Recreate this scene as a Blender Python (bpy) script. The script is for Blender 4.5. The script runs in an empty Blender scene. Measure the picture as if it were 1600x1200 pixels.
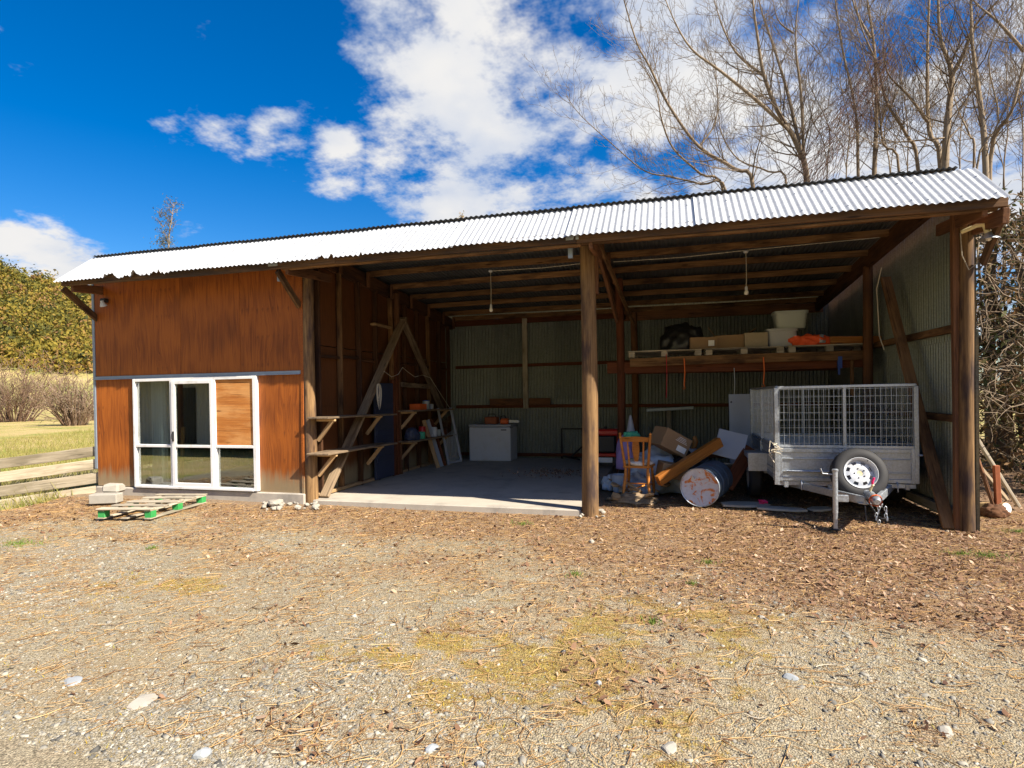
import bpy, bmesh, math, random
import numpy as np
from mathutils import Matrix, Vector
random.seed(7); RNG = np.random.default_rng(11)
S = bpy.context.scene; COL = S.collection
R_ = math.radians
# ------------------------------------------------------------------ camera
f_px, yaw, pit, roll, sy = 893.4, .269, -.009, -.015, 26.6
Fv = np.array([-math.sin(yaw)*math.cos(pit), math.cos(yaw)*math.cos(pit), math.sin(pit)])
Rv = np.array([math.cos(yaw), math.sin(yaw), 0]); Uv = np.cross(Rv, Fv)
R2 = Rv*math.cos(roll)+Uv*math.sin(roll); U2 = -Rv*math.sin(roll)+Uv*math.cos(roll)
EYE = np.array([0, 0, 1.6])
cam = bpy.data.cameras.new('camera'); camo = bpy.data.objects.new('camera', cam); COL.objects.link(camo)
M = Matrix.Identity(4)
for i in range(3):
    M[i][0], M[i][1], M[i][2], M[i][3] = R2[i], U2[i], -Fv[i], EYE[i]
camo.matrix_world = M
cam.sensor_width = 36; cam.lens = 36*f_px/1600; cam.shift_y = sy/1600
cam.clip_start = .05; cam.clip_end = 3000
S.camera = camo
# ------------------------------------------------------------------ light
SUN_EL = R_(42.5); SX, SY = .94, -.342           # direction towards the sun on the ground
sd = Vector((SX*math.cos(SUN_EL), SY*math.cos(SUN_EL), math.sin(SUN_EL))).normalized()
sun = bpy.data.lights.new('sun', 'SUN'); sun.energy = 5.0; sun.angle = R_(.53); sun.color = (1, .91, .77)
suno = bpy.data.objects.new('sun', sun); COL.objects.link(suno)
suno.rotation_euler = sd.to_track_quat('Z', 'Y').to_euler(); suno.location = (20, -10, 30)
vs = S.view_settings; vs.view_transform = 'Standard'; vs.look = 'None'; vs.exposure = 1.12; vs.gamma = 1; vs.use_curve_mapping = False
S.cycles.max_bounces = 6; S.cycles.diffuse_bounces = 3; S.cycles.glossy_bounces = 3; S.cycles.transparent_max_bounces = 8
def ray(x, y): return Fv+R2*(x-800)/f_px+U2*(600+sy-y)/f_px
def PY(x, y, Y): d = ray(x, y); return Vector(EYE+d*(Y/d[1]))
def PX(x, y, X): d = ray(x, y); return Vector(EYE+d*(X/d[0]))
def PZ(x, y, Z=0.): d = ray(x, y); return Vector(EYE+d*((Z-1.6)/d[2]))
# ------------------------------------------------------------------ node helpers
class NT:
    def __init__(s, tree): s.t = tree
    def n(s, typ, ins=None, **attr):
        nd = s.t.nodes.new('ShaderNode'+typ)
        for k, v in attr.items(): setattr(nd, k, v)
        for k, v in (ins or {}).items():
            sk = nd.inputs[k]
            if isinstance(v, bpy.types.NodeSocket): s.t.links.new(v, sk)
            else: sk.default_value = v
        return nd
    def math(s, op, a, b=0., c=0., clamp=False):
        return s.n('Math', {0: a, 1: b, 2: c}, operation=op, use_clamp=clamp).outputs[0]
    def mix(s, fac, a, b, blend='MIX'):
        nd = s.n('Mix', data_type='RGBA', blend_type=blend)
        for k, v in ((0, fac), (6, a), (7, b)):
            if isinstance(v, bpy.types.NodeSocket): s.t.links.new(v, nd.inputs[k])
            else: nd.inputs[k].default_value = v if k == 0 else (*v[:3], 1)
        return nd.outputs[2]
    def ramp(s, fac, stops):
        nd = s.n('ValToRGB', {0: fac}); el = nd.color_ramp.elements
        while len(el) < len(stops): el.new(.5)
        for e, (p, c) in zip(el, stops): e.position = p; e.color = (*c[:3], 1) if hasattr(c, '__len__') else (c, c, c, 1)
        return nd.outputs[0]
    def mr(s, v, a, b, c=0., d=1., smooth=True):
        return s.n('MapRange', {0: v, 1: a, 2: b, 3: c, 4: d}, interpolation_type='SMOOTHSTEP' if smooth else 'LINEAR').outputs[0]
    def map(s, vec, scale=(1, 1, 1), loc=(0, 0, 0)):
        return s.n('Mapping', {'Vector': vec, 'Scale': scale, 'Location': loc}).outputs[0]
    def noise(s, vec, scale=5., detail=4., rough=.55, dist=0.):
        return s.n('TexNoise', {'Vector': vec, 'Scale': scale, 'Detail': detail, 'Roughness': rough, 'Distortion': dist}).outputs[0]
    def objco(s, rnd=True):
        o = s.n('TexCoord').outputs['Object']
        if not rnd: return o
        r = s.n('ObjectInfo').outputs['Random']
        off = s.n('VectorMath', {0: (17.3, 9.1, 31.7), 'Scale': r}, operation='SCALE').outputs[0]
        return s.n('VectorMath', {0: o, 1: off}, operation='ADD').outputs[0]
    def rnd(s): return s.n('ObjectInfo').outputs['Random']
MATS = {}
def newmat(name):
    m = bpy.data.materials.new(name); m.use_nodes = True; t = m.node_tree
    b = t.nodes['Principled BSDF']; return m, NT(t), b
def setin(nt, b, **kw):
    names = dict(col='Base Color', rough='Roughness', metal='Metallic', spec='Specular IOR Level', normal='Normal', alpha='Alpha', trans='Transmission Weight', sub='Subsurface Weight')
    for k, v in kw.items():
        sk = b.inputs[names[k]]
        if isinstance(v, bpy.types.NodeSocket): nt.t.links.new(v, sk)
        else: sk.default_value = (*v[:3], 1) if k == 'col' else v
def bump(nt, h, strength=.4, dist=.01):
    return nt.n('Bump', {'Height': h, 'Strength': strength, 'Distance': dist}).outputs[0]
def wood(name, c1, c2, c3, rough=.85, amt=.5):
    m, nt, b = newmat(name); co = nt.objco()
    g = nt.noise(nt.map(co, (1.2, 26, 26)), 1.6, 6, .6, .6)
    st = nt.noise(nt.map(co, (.8, 3, 3)), 1.7, 4, .6)
    c = nt.ramp(g, [(.28, c1), (.7, c2)])
    c = nt.mix(nt.math('MULTIPLY', nt.mr(st, .42, .68), amt), c, c3)
    kn = nt.n('TexVoronoi', {'Vector': nt.map(co, (1.3, 7, 7)), 'Scale': 1.3}).outputs['Distance']
    c = nt.mix(nt.mr(kn, .16, .06, 0., .75), c, [x*.3 for x in c1])
    ck = nt.noise(nt.map(co, (.8, 42, 42)), 1.7, 3, .5)
    c = nt.mix(nt.mr(ck, .37, .30, 0., .75), c, [x*.22 for x in c1])
    v = nt.math('MULTIPLY_ADD', nt.rnd(), .5, .75)
    c = nt.mix(1., c, nt.n('CombineXYZ', {0: v, 1: v, 2: v}).outputs[0], 'MULTIPLY')
    setin(nt, b, col=c, rough=rough, spec=.25, normal=bump(nt, g, .5, .006)); return m
def plain(name, col, rough=.5, metal=0., var=.18, scale=9., spec=.5, dirt=None):
    m, nt, b = newmat(name); co = nt.objco()
    n1 = nt.noise(co, scale, 5, .6)
    c = nt.mix(n1, [x*(1-var) for x in col], [min(1, x*(1+var)) for x in col])
    if dirt: c = nt.mix(nt.mr(nt.noise(co, scale*.4, 6, .7), .5, .72, 0., .8), c, dirt)
    setin(nt, b, col=c, rough=rough, metal=metal, spec=spec, normal=bump(nt, n1, .12, .004)); return m
def galv(name, lo, hi, metal=.55, rough=.42, stain=(.2, .15, .1), st=.25, sm=(9, 9, 1.1)):
    m, nt, b = newmat(name); co = nt.objco()
    sp = nt.n('TexVoronoi', {'Vector': co, 'Scale': 55.}).outputs['Color']
    spv = nt.n('SeparateColor', {0: sp}).outputs[0]
    bl = nt.noise(co, 2.2, 5, .65)
    fac = nt.math('ADD', nt.math('MULTIPLY', spv, .45), nt.math('MULTIPLY', bl, .55))
    c = nt.mix(fac, lo, hi)
    stn = nt.noise(nt.map(co, sm), 1.1, 5, .65)
    c = nt.mix(nt.mr(stn, .56, .78, 0., st), c, stain)
    v = nt.math('MULTIPLY_ADD', nt.rnd(), .24, .88)
    c = nt.mix(1., c, nt.n('CombineXYZ', {0: v, 1: v, 2: v}).outputs[0], 'MULTIPLY')
    setin(nt, b, col=c, metal=metal, rough=nt.math('MULTIPLY_ADD', spv, .15, rough), normal=bump(nt, bl, .08, .01)); return m
def plywood(name, a, bcol, knot):
    m, nt, b = newmat(name); co = nt.objco()
    wv = nt.noise(nt.map(co, (3, 3, .55)), 1.2, 3, .5)
    gco = nt.n('VectorMath', {0: co, 1: nt.n('CombineXYZ', {0: nt.math('MULTIPLY', wv, .35), 1: 0., 2: 0.}).outputs[0]}, operation='ADD').outputs[0]
    g = nt.noise(nt.map(gco, (30, 30, .5)), 2., 7, .68, .4)
    cath = nt.n('TexWave', {'Vector': nt.map(gco, (1.7, 1.7, .16)), 'Scale': 7., 'Distortion': 5., 'Detail': 2.}, wave_type='RINGS').outputs['Fac']
    c = nt.ramp(nt.math('MULTIPLY_ADD', cath, .12, nt.math('MULTIPLY', g, .9)), [(.27, a), (.6, bcol)])
    # repeating rows of knots, as peeled veneer shows them
    xyz = nt.n('SeparateXYZ', {0: co}).outputs
    u = nt.math('ADD', nt.math('MULTIPLY', xyz[0], 10.5), nt.math('MULTIPLY', nt.noise(nt.map(co, (1, 1, 3)), 1.2, 2), .5))
    cr = nt.n('TexWhiteNoise', {'W': nt.math('FLOOR', u)}, noise_dimensions='1D').outputs[0]
    du = nt.math('ABSOLUTE', nt.math('SUBTRACT', nt.math('FRACT', u), .5))
    zr_ = nt.math('DIVIDE', nt.math('ADD', xyz[2], nt.math('MULTIPLY', cr, .05)), .43)
    rowr = nt.n('TexWhiteNoise', {'W': nt.math('FLOOR', zr_)}, noise_dimensions='1D').outputs[0]
    dz = nt.math('SUBTRACT', nt.math('FRACT', zr_), .5)
    dz = nt.math('MAXIMUM', nt.math('MULTIPLY', dz, 1.6), nt.math('MULTIPLY', dz, -.75))
    kf = nt.math('MULTIPLY', nt.mr(nt.math('ADD', nt.math('ADD', nt.math('MULTIPLY', du, .6), dz), nt.math('MULTIPLY', nt.noise(nt.map(co, (12, 12, 5)), 2.5, 3), .25)), .31, .15), nt.mr(nt.math('ADD', nt.math('MULTIPLY', rowr, .6), nt.math('MULTIPLY', cr, .75)), .55, .95))
    c = nt.mix(nt.math('MULTIPLY', kf, .4), c, knot)
    st = nt.noise(nt.map(co, (1.6, 1.6, .9)), 1.3, 2, .5)
    c = nt.mix(nt.mr(st, .5, .8, 0., .35), c, knot)
    wz = nt.n('SeparateXYZ', {0: nt.n('NewGeometry').outputs['Position']}).outputs[2]
    wn = nt.math('ADD', wz, nt.math('MULTIPLY', nt.noise(nt.map(co, (9, 9, 1)), 1.5, 4), -.45))
    c = nt.mix(nt.mr(wn, .32, .02, 0., .85), c, (.27, .22, .13))
    v = nt.math('MULTIPLY_ADD', nt.rnd(), .3, .85)
    c = nt.mix(1., c, nt.n('CombineXYZ', {0: v, 1: v, 2: v}).outputs[0], 'MULTIPLY')
    setin(nt, b, col=c, rough=.55, spec=.35, normal=bump(nt, g, .3, .004)); return m
def attrmat(name, stops, rough=.8, attr='rnd', spec=.3, nscale=30., sub=0., twosided=False):
    m, nt, b = newmat(name)
    a = nt.n('Attribute', attribute_name=attr).outputs['Fac']
    co = nt.n('TexCoord').outputs['Object']; nz = nt.noise(co, nscale, 3)
    c = nt.ramp(nt.math('ADD', a, nt.math('MULTIPLY_ADD', nz, .12, -.06)), stops)
    setin(nt, b, col=c, rough=rough, spec=spec)
    if sub:
        tr = nt.n('BsdfTranslucent', {'Color': c}).outputs[0]
        mx = nt.n('MixShader', {0: sub, 1: b.outputs[0], 2: tr}).outputs[0]
        nt.t.links.new(mx, nt.t.nodes['Material Output'].inputs[0])
    return m
# timber
MT = MATS
MT['pole'] = wood('pole_timber', (.10, .052, .023), (.28, .17, .075), (.05, .033, .03), amt=.95)
MT['dark'] = wood('dark_timber', (.10, .045, .02), (.22, .10, .045), (.05, .03, .025))
MT['rafter'] = wood('rafter_timber', (.05, .021, .009), (.115, .052, .022), (.025, .014, .012), amt=.7)
MT['purlin'] = wood('purlin_timber', (.12, .058, .022), (.29, .16, .068), (.04, .02, .011), amt=.85)
MT['fascia'] = wood('fascia_timber', (.075, .038, .019), (.165, .092, .047), (.045, .034, .032), amt=.8)
MT['pine'] = wood('pine_timber', (.36, .22, .10), (.56, .38, .2), (.25, .15, .09))
MT['grey'] = wood('weathered_timber', (.30, .25, .18), (.50, .44, .34), (.20, .18, .13), amt=.8)
MT['oldtimber'] = wood('old_timber', (.15, .105, .065), (.30, .22, .14), (.09, .06, .04), amt=.8)
MT['fencewood'] = wood('fence_timber', (.32, .26, .17), (.56, .48, .35), (.24, .20, .13), amt=.8)
MT['redwood'] = wood('red_timber', (.085, .025, .01), (.165, .054, .022), (.05, .02, .01))
MT['varnish'] = wood('varnished_timber', (.34, .12, .02), (.55, .22, .045), (.25, .08, .02), rough=.35)
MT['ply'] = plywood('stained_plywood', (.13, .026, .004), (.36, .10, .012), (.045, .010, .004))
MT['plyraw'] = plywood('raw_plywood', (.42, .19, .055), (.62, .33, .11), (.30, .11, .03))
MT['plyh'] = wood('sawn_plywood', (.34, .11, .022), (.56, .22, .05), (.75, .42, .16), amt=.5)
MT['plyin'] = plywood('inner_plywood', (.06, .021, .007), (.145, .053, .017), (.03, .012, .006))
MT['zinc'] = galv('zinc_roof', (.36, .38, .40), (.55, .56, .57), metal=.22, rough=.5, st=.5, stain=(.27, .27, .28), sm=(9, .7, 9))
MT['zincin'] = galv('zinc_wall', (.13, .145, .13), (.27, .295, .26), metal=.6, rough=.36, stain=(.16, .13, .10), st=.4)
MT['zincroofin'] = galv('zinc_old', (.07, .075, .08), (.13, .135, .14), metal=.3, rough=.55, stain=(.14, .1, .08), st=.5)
MT['galv'] = galv('galvanised_steel', (.27, .30, .33), (.54, .58, .63), metal=.7, rough=.36, st=.4, stain=(.17, .15, .13))
MT['flash'] = plain('grey_flashing', (.30, .36, .44), .45, .4)
MT['alu'] = plain('white_aluminium', (.80, .80, .79), .4, 0., .05, dirt=(.62, .6, .55))
MT['white'] = plain('white_enamel', (.56, .58, .61), .35, 0., .06, dirt=(.5, .5, .48))
MT['whiteboard'] = plain('white_board', (.40, .43, .48), .5, 0., .05)
MT['concrete'] = plain('concrete', (.44, .395, .33), .9, 0., .2, 4., .2, dirt=(.27, .245, .21))
MT['rubber'] = plain('rubber', (.024, .024, .026), .75, 0., .3)
MT['black'] = plain('black_plastic', (.02, .02, .023), .5)
MT['steelblk'] = plain('black_steel', (.025, .025, .028), .5, .3)
MT['navy'] = plain('navy_paint', (.035, .045, .085), .55)
MT['red'] = plain('red_paint', (.55, .025, .02), .4)
MT['orange'] = plain('orange_plastic', (.75, .13, .02), .5)
MT['hivis'] = plain('hivis_cloth', (.95, .12, .03), .75, 0., .2)
MT['card'] = plain('cardboard', (.30, .19, .10), .85, 0., .12, 5.)
MT['cardpale'] = plain('pale_cardboard', (.38, .31, .21), .85, 0., .1)
MT['greenblk'] = plain('green_paint', (.03, .30, .07), .7, 0., .3, dirt=(.10, .30, .10))
MT['tub'] = plain('cloudy_plastic', (.42, .46, .43), .4, 0., .06)
MT['tubgrey'] = plain('grey_plastic', (.40, .41, .44), .4, 0., .06)
MT['plasticsheet'] = plain('plastic_sheet', (.42, .49, .58), .3, 0., .15, 14.)
MT['blackbag'] = plain('black_bag', (.018, .018, .02), .35, 0., .3)
MT['cream'] = plain('cream_enamel', (.72, .62, .36), .4)
MT['rope'] = plain('rope', (.62, .56, .44), .9)
MT['ropered'] = plain('red_strap', (.6, .02, .03), .8)
MT['ropeorange'] = plain('orange_strap', (.75, .16, .03), .8)
MT['blue'] = plain('blue_strap', (.04, .09, .35), .7)
MT['pink'] = plain('pink_ribbon', (.85, .03, .18), .6)
MT['bulb'] = plain('bulb_glass', (.75, .72, .66), .15)
MT['cloth_green'] = plain('green_cloth', (.08, .45, .27), .85)
MT['cloth_purple'] = plain('purple_cloth', (.30, .22, .48), .85)
MT['cushion'] = plain('checked_cushion', (.62, .58, .52), .9, 0., .45, 26.)
MT['rust'] = plain('rusty_steel', (.32, .095, .035), .8, .1, .35, dirt=(.14, .05, .03))
MT['paper'] = plain('paper_label', (.8, .8, .78), .7)
MT['stone'] = plain('pale_stone', (.34, .315, .265), .85, 0., .2, 12.)
MT['bluestone'] = plain('blue_grey_stone', (.30, .32, .33), .85, 0., .2, 14.)
MT['bark'] = wood('bark', (.16, .11, .07), (.36, .27, .17), (.10, .075, .05))
MT['housewall'] = plain('cream_wall', (.62, .60, .52), .8)
MT['houseroof'] = plain('dark_roof', (.06, .065, .07), .6)
def drum_end():
    m, nt, b = newmat('rusty_drum_paint'); co = nt.objco(False)
    n = nt.noise(co, 6., 6, .65, .6); n2 = nt.noise(co, 20., 4, .6)
    c = nt.mix(n2, (.38, .41, .48), (.62, .65, .72))
    c = nt.mix(nt.mr(n, .5, .57), c, nt.mix(n2, (.30, .08, .015), (.75, .27, .06)))
    setin(nt, b, col=c, rough=.6, metal=.1, normal=bump(nt, n, .2, .01)); return m
MT['drumend'] = drum_end()
MT['drum'] = plain('drum_paint', (.08, .12, .17), .5, .2, .25, dirt=(.10, .07, .05))
def glassmat():
    m, nt, b = newmat('window_glass')
    fr = nt.n('LayerWeight', {'Blend': .5}).outputs['Facing']
    fac = nt.math('MULTIPLY_ADD', nt.math('POWER', fr, 2.), .9, .12, True)
    tr = nt.n('BsdfTransparent', {'Color': (.72, .78, .76, 1)}).outputs[0]
    gl = nt.n('BsdfGlossy', {'Color': (1, 1, 1, 1), 'Roughness': .015}).outputs[0]
    nt.t.links.new(nt.n('MixShader', {0: fac, 1: tr, 2: gl}).outputs[0], nt.t.nodes['Material Output'].inputs[0]); return m
MT['glass'] = glassmat()
MT['leafdry'] = attrmat('dry_leaves', [(0, (.075, .034, .02)), (.4, (.20, .108, .06)), (.75, (.35, .21, .125)), (1, (.56, .41, .28))], .8, sub=.15)
MT['gravel'] = attrmat('gravel_stones', [(0, (.07, .068, .062)), (.35, (.21, .198, .168)), (.7, (.35, .322, .258)), (1, (.54, .495, .405))], .85)
MT['moss'] = attrmat('moss', [(0, (.22, .125, .03)), (.35, (.42, .28, .035)), (.7, (.52, .38, .04)), (1, (.33, .33, .04))], .9, sub=.25)
MT['grass'] = attrmat('grass_blades', [(0, (.33, .255, .10)), (.45, (.32, .29, .075)), (1, (.12, .24, .035))], .8, sub=.3)
MT['twig'] = attrmat('twigs', [(0, (.16, .075, .03)), (.5, (.46, .27, .10)), (1, (.70, .48, .23))], .85)
MT['bush'] = attrmat('hill_foliage', [(0, (.04, .046, .014)), (.35, (.14, .13, .022)), (.65, (.29, .215, .028)), (.85, (.28, .165, .045)), (1, (.26, .14, .07))], .8, sub=.25, nscale=1.)
MT['evergreen'] = attrmat('evergreen_foliage', [(0, (.035, .045, .016)), (.3, (.08, .085, .024)), (.6, (.19, .11, .05)), (1, (.30, .18, .09))], .8, sub=.25)
MT['eucalypt'] = attrmat('gum_leaves', [(0, (.05, .06, .05)), (1, (.17, .18, .14))], .7, sub=.2)
MT['branch'] = attrmat('branch_bark', [(0, (.075, .05, .034)), (.45, (.22, .165, .11)), (1, (.46, .375, .265))], .85, nscale=9.)
# ------------------------------------------------------------------ world
def build_world():
    w = bpy.data.worlds.new('World'); S.world = w; w.use_nodes = True
    nt = NT(w.node_tree); bg = w.node_tree.nodes['Background']
    sky = nt.n('TexSky', sky_type='NISHITA', sun_disc=False, sun_elevation=SUN_EL, sun_rotation=math.atan2(SX, SY), air_density=1.0, dust_density=1.2, ozone_density=3., altitude=200)
    d = nt.n('TexCoord').outputs['Generated']
    dn = nt.n('VectorMath', {0: d}, operation='NORMALIZE').outputs[0]
    z = nt.n('SeparateXYZ', {0: dn}).outputs[2]
    skyc = nt.n('HueSaturation', {'Hue': .508, 'Saturation': 1.5, 'Value': 1.5, 'Color': sky.outputs[0]}).outputs[0]
    zz = nt.math('ADD', nt.math('MAXIMUM', z, 0.), .28)
    pj = nt.n('VectorMath', {0: dn, 'Scale': nt.math('DIVIDE', 1., zz)}, operation='SCALE').outputs[0]
    n1 = nt.noise(nt.map(pj, (1, 1, 1), (11.5, 3.1, 2.)), 3.0, 6, .64, 0.)
    n2 = nt.noise(nt.map(pj, (1, 1, 1), (3.1, 1.7, .4)), 1.1, 1, .5)
    bias = None
    for px, py, r, wgt in CLOUDS:
        v = ray(px, py); v = v/np.linalg.norm(v)
        dt = nt.n('VectorMath', {0: dn, 1: tuple(v)}, operation='DOT_PRODUCT').outputs['Value']
        bl = nt.mr(dt, math.cos(R_(r)), math.cos(R_(r*.25)), 0., wgt)
        bias = bl if bias is None else nt.math('MAXIMUM', bias, bl)
    # elsewhere (behind and beside the camera) the same broken cloud goes on
    fwd = nt.n('VectorMath', {0: dn, 1: tuple(Fv)}, operation='DOT_PRODUCT').outputs['Value']
    rest = nt.math('MULTIPLY', nt.mr(fwd, .6, .3), nt.mr(n2, .5, .65, 0., .16))
    bias = nt.math('MAXIMUM', bias, rest)
    den = nt.math('ADD', nt.math('MULTIPLY_ADD', n1, 1.75, -.4), bias)
    cov = nt.mr(den, .62, .92)
    sh = nt.noise(nt.map(pj, (1, 1, 1), (.12, -.05, .1)), 3.4, 3, .55)
    shade = nt.mr(nt.math('ADD', nt.math('MULTIPLY', sh, .8), nt.math('MULTIPLY', den, .25)), .42, .78)
    ccol = nt.mix(shade, (5.2, 5.9, 7.3), (8.2, 8.1, 8.0))
    col = nt.mix(cov, skyc, ccol)
    w.cycles.sampling_method = 'MANUAL'; w.cycles.sample_map_resolution = 512
    w.node_tree.links.new(col, bg.inputs[0]); bg.inputs[1].default_value = .05
CLOUDS = [(660, 60, 9, .32), (690, 190, 8, .33), (820, 130, 13, .37), (1000, 130, 15, .35), (1250, 120, 20, .37), (950, 290, 11, .38), (740, 305, 9, .38), (640, 290, 6, .31),
          (520, 265, 4.5, .25), (440, 240, 4.2, .22), (310, 228, 5.5, .18), (40, 425, 6, .5), (-60, 420, 7, .5), (130, 432, 4, .45), (1000, -350, 30, .27), (1700, 100, 24, .36)]
build_world()
# ------------------------------------------------------------------ mesh helpers
def link(o): COL.objects.link(o); return o
def tag(o, label=None, cat=None, group=None, kind=None):
    for k, v in (('label', label), ('category', cat), ('group', group), ('kind', kind)):
        if v: o[k] = v
    return o
def empty(name, loc, label=None, cat=None, group=None):
    o = link(bpy.data.objects.new(name, None)); o.location = loc; o.empty_display_size = .1
    return tag(o, label, cat, group)
def wloc(o):
    l = Vector(o.location)
    return l
def parent(o, p):
    if p is None: return o
    o.parent = p; o.matrix_parent_inverse = p['_inv'] if False else Matrix.Translation(-root_loc(p)); return o
ROOT = {}
def root_loc(p): return ROOT.get(p.name, Vector(p.location))
def frommesh(name, me, mat, par=None, loc=None, mw=None):
    o = link(bpy.data.objects.new(name, me))
    if mat is not None and not me.materials: me.materials.append(MT[mat] if isinstance(mat, str) else mat)
    W = mw if mw is not None else Matrix.Translation(loc or (0, 0, 0))
    if par is not None:
        o.parent = par
        # parents are never rotated or scaled unless they are parts: use their stored world matrix
        o.matrix_parent_inverse = WM[par.name].inverted() if par.name in WM else Matrix.Translation(-Vector(par.location))
    o.matrix_basis = W
    WM[o.name] = W
    return o
WM = {}
class MB:
    def __init__(s): s.v = []; s.f = []
    def add(s, vs, fs):
        b = len(s.v); s.v += [tuple(v) for v in vs]; s.f += [tuple(i+b for i in q) for q in fs]; return s
    def box(s, c, d, R=None):
        c = Vector(c); x, y, z = d[0]/2, d[1]/2, d[2]/2
        vs = [Vector((a*x, b*y, e*z)) for e in (-1, 1) for a, b in ((-1, -1), (1, -1), (1, 1), (-1, 1))]
        if R is not None: vs = [R @ v for v in vs]
        return s.add([c+v for v in vs], [(3, 2, 1, 0), (4, 5, 6, 7), (0, 1, 5, 4), (1, 2, 6, 5), (2, 3, 7, 6), (3, 0, 4, 7)])
    def bar(s, p, q, w, h, up=(0, 0, 1)):
        p = Vector(p); q = Vector(q); return s.box((p+q)/2, ((q-p).length, w, h), frame(q-p, up))
    def tube(s, pts, rad, n=8, caps=True):
        pts = [Vector(p) for p in pts]
        if not hasattr(rad, '__len__'): rad = [rad]*len(pts)
        vs = []; t0 = (pts[1]-pts[0]).normalized(); a = t0.orthogonal().normalized()
        for i, p in enumerate(pts):
            t = ((pts[min(i+1, len(pts)-1)]-pts[max(i-1, 0)])).normalized()
            a = (a-t*a.dot(t)).normalized(); b = t.cross(a)
            vs += [p+(a*math.cos(k*2*math.pi/n)+b*math.sin(k*2*math.pi/n))*rad[i] for k in range(n)]
        fs = [(i*n+k, i*n+(k+1) % n, (i+1)*n+(k+1) % n, (i+1)*n+k) for i in range(len(pts)-1) for k in range(n)]
        if caps: fs += [tuple(range(n-1, -1, -1)), tuple((len(pts)-1)*n+k for k in range(n))]
        return s.add(vs, fs)
    def lathe(s, prof, o, axis=(0, 0, 1), n=24, caps=False):
        o = Vector(o); ax = Vector(axis).normalized(); a = ax.orthogonal().normalized(); b = ax.cross(a); vs = []
        for r, h in prof: vs += [o+ax*h+(a*math.cos(k*2*math.pi/n)+b*math.sin(k*2*math.pi/n))*r for k in range(n)]
        m = len(prof)
        fs = [(i*n+k, i*n+(k+1) % n, (i+1)*n+(k+1) % n, (i+1)*n+k) for i in range(m-1) for k in range(n)]
        if caps and prof[0][0] > 1e-4: fs.append(tuple(range(n-1, -1, -1)))
        if caps and prof[-1][0] > 1e-4: fs.append(tuple((m-1)*n+k for k in range(n)))
        return s.add(vs, fs)
    def prism(s, poly, ext):
        ext = Vector(ext); n = len(poly); vs = [Vector(p) for p in poly]; vs += [v+ext for v in vs]
        return s.add(vs, [tuple(range(n-1, -1, -1)), tuple(range(n, 2*n))]+[(i, (i+1) % n, n+(i+1) % n, n+i) for i in range(n)])
    def obj(s, name, mat, par=None, smooth=None, bevel=0., jit=0.):
        V = [Vector(v) for v in s.v]
        lo = Vector((min(v[i] for v in V) for i in range(3))); hi = Vector((max(v[i] for v in V) for i in range(3)))
        loc = Vector(((lo.x+hi.x)/2, (lo.y+hi.y)/2, lo.z))
        me = bpy.data.meshes.new(name)
        me.from_pydata([v-loc+Vector((random.uniform(-jit, jit) for _ in range(3))) for v in V], [], s.f)
        bm = bmesh.new(); bm.from_mesh(me); bmesh.ops.recalc_face_normals(bm, faces=bm.faces)
        if bevel: bmesh.ops.bevel(bm, geom=list(bm.edges), offset=bevel, segments=1, affect='EDGES', clamp_overlap=True)
        bm.to_mesh(me); bm.free()
        if smooth:
            me.shade_smooth(); me.set_sharp_from_angle(angle=R_(smooth))
        return frommesh(name, me, mat, par, loc)
def frame(d, up=(0, 0, 1)):
    x = Vector(d).normalized(); up = Vector(up)
    if abs(x.dot(up)) > .98: up = Vector((0, 1, 0))
    y = up.cross(x).normalized(); z = x.cross(y)
    return Matrix((x, y, z)).transposed()
def beam(name, p, q, w, h, mat, par=None, up=(0, 0, 1), bev=.006):
    """a piece of sawn timber or bar with its grain along local X"""
    p = Vector(p); q = Vector(q); L = (q-p).length
    me = bpy.data.meshes.new(name); bm = bmesh.new()
    bmesh.ops.create_cube(bm, size=1)
    for v in bm.verts: v.co = (v.co.x*L+random.uniform(-.002, .002), v.co.y*w+random.uniform(-.002, .002), v.co.z*h+random.uniform(-.002, .002))
    if L > 1.2:
        es = [e for e in bm.edges if abs(e.verts[0].co.x-e.verts[1].co.x) > L*.5]
        bmesh.ops.subdivide_edges(bm, edges=es, cuts=4)
        ph = random.uniform(0, 6); am = min(.012, L*.002)
        for v in bm.verts: v.co.z += am*math.sin(ph+v.co.x*2.2/L*2); v.co.y += am*.6*math.sin(ph*2+v.co.x*3/L*2)
    if bev: bmesh.ops.bevel(bm, geom=list(bm.edges), offset=min(bev, w*.2, h*.2), segments=1, affect='EDGES', clamp_overlap=True)
    bm.to_mesh(me); bm.free()
    mw = Matrix.Translation((p+q)/2) @ frame(q-p, up).to_4x4()
    return frommesh(name, me, mat, par, mw=mw)
def pole(name, p, q, r0, r1, mat, par=None, n=14, wob=.008):
    p = Vector(p); q = Vector(q); L = (q-p).length; k = 9; vs = []; fs = []
    for i in range(k):
        t = i/(k-1); ox, oy = wob*math.sin(t*5+p.x), wob*math.cos(t*4+p.x*2)
        for j in range(n):
            a = j*2*math.pi/n; r = (r0+(r1-r0)*t)*(1+.035*math.sin(3*a+t*4+p.x)+random.uniform(-.012, .012))
            vs.append(((t-.5)*L, ox+r*math.cos(a), oy+r*math.sin(a)))
    fs = [(i*n+j, i*n+(j+1) % n, (i+1)*n+(j+1) % n, (i+1)*n+j) for i in range(k-1) for j in range(n)]
    fs += [tuple(range(n-1, -1, -1)), tuple((k-1)*n+j for j in range(n))]
    me = bpy.data.meshes.new(name); me.from_pydata(vs, [], fs); me.shade_smooth(); me.set_sharp_from_angle(angle=R_(50))
    return frommesh(name, me, mat, par, mw=Matrix.Translation((p+q)/2) @ frame(q-p).to_4x4())
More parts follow.
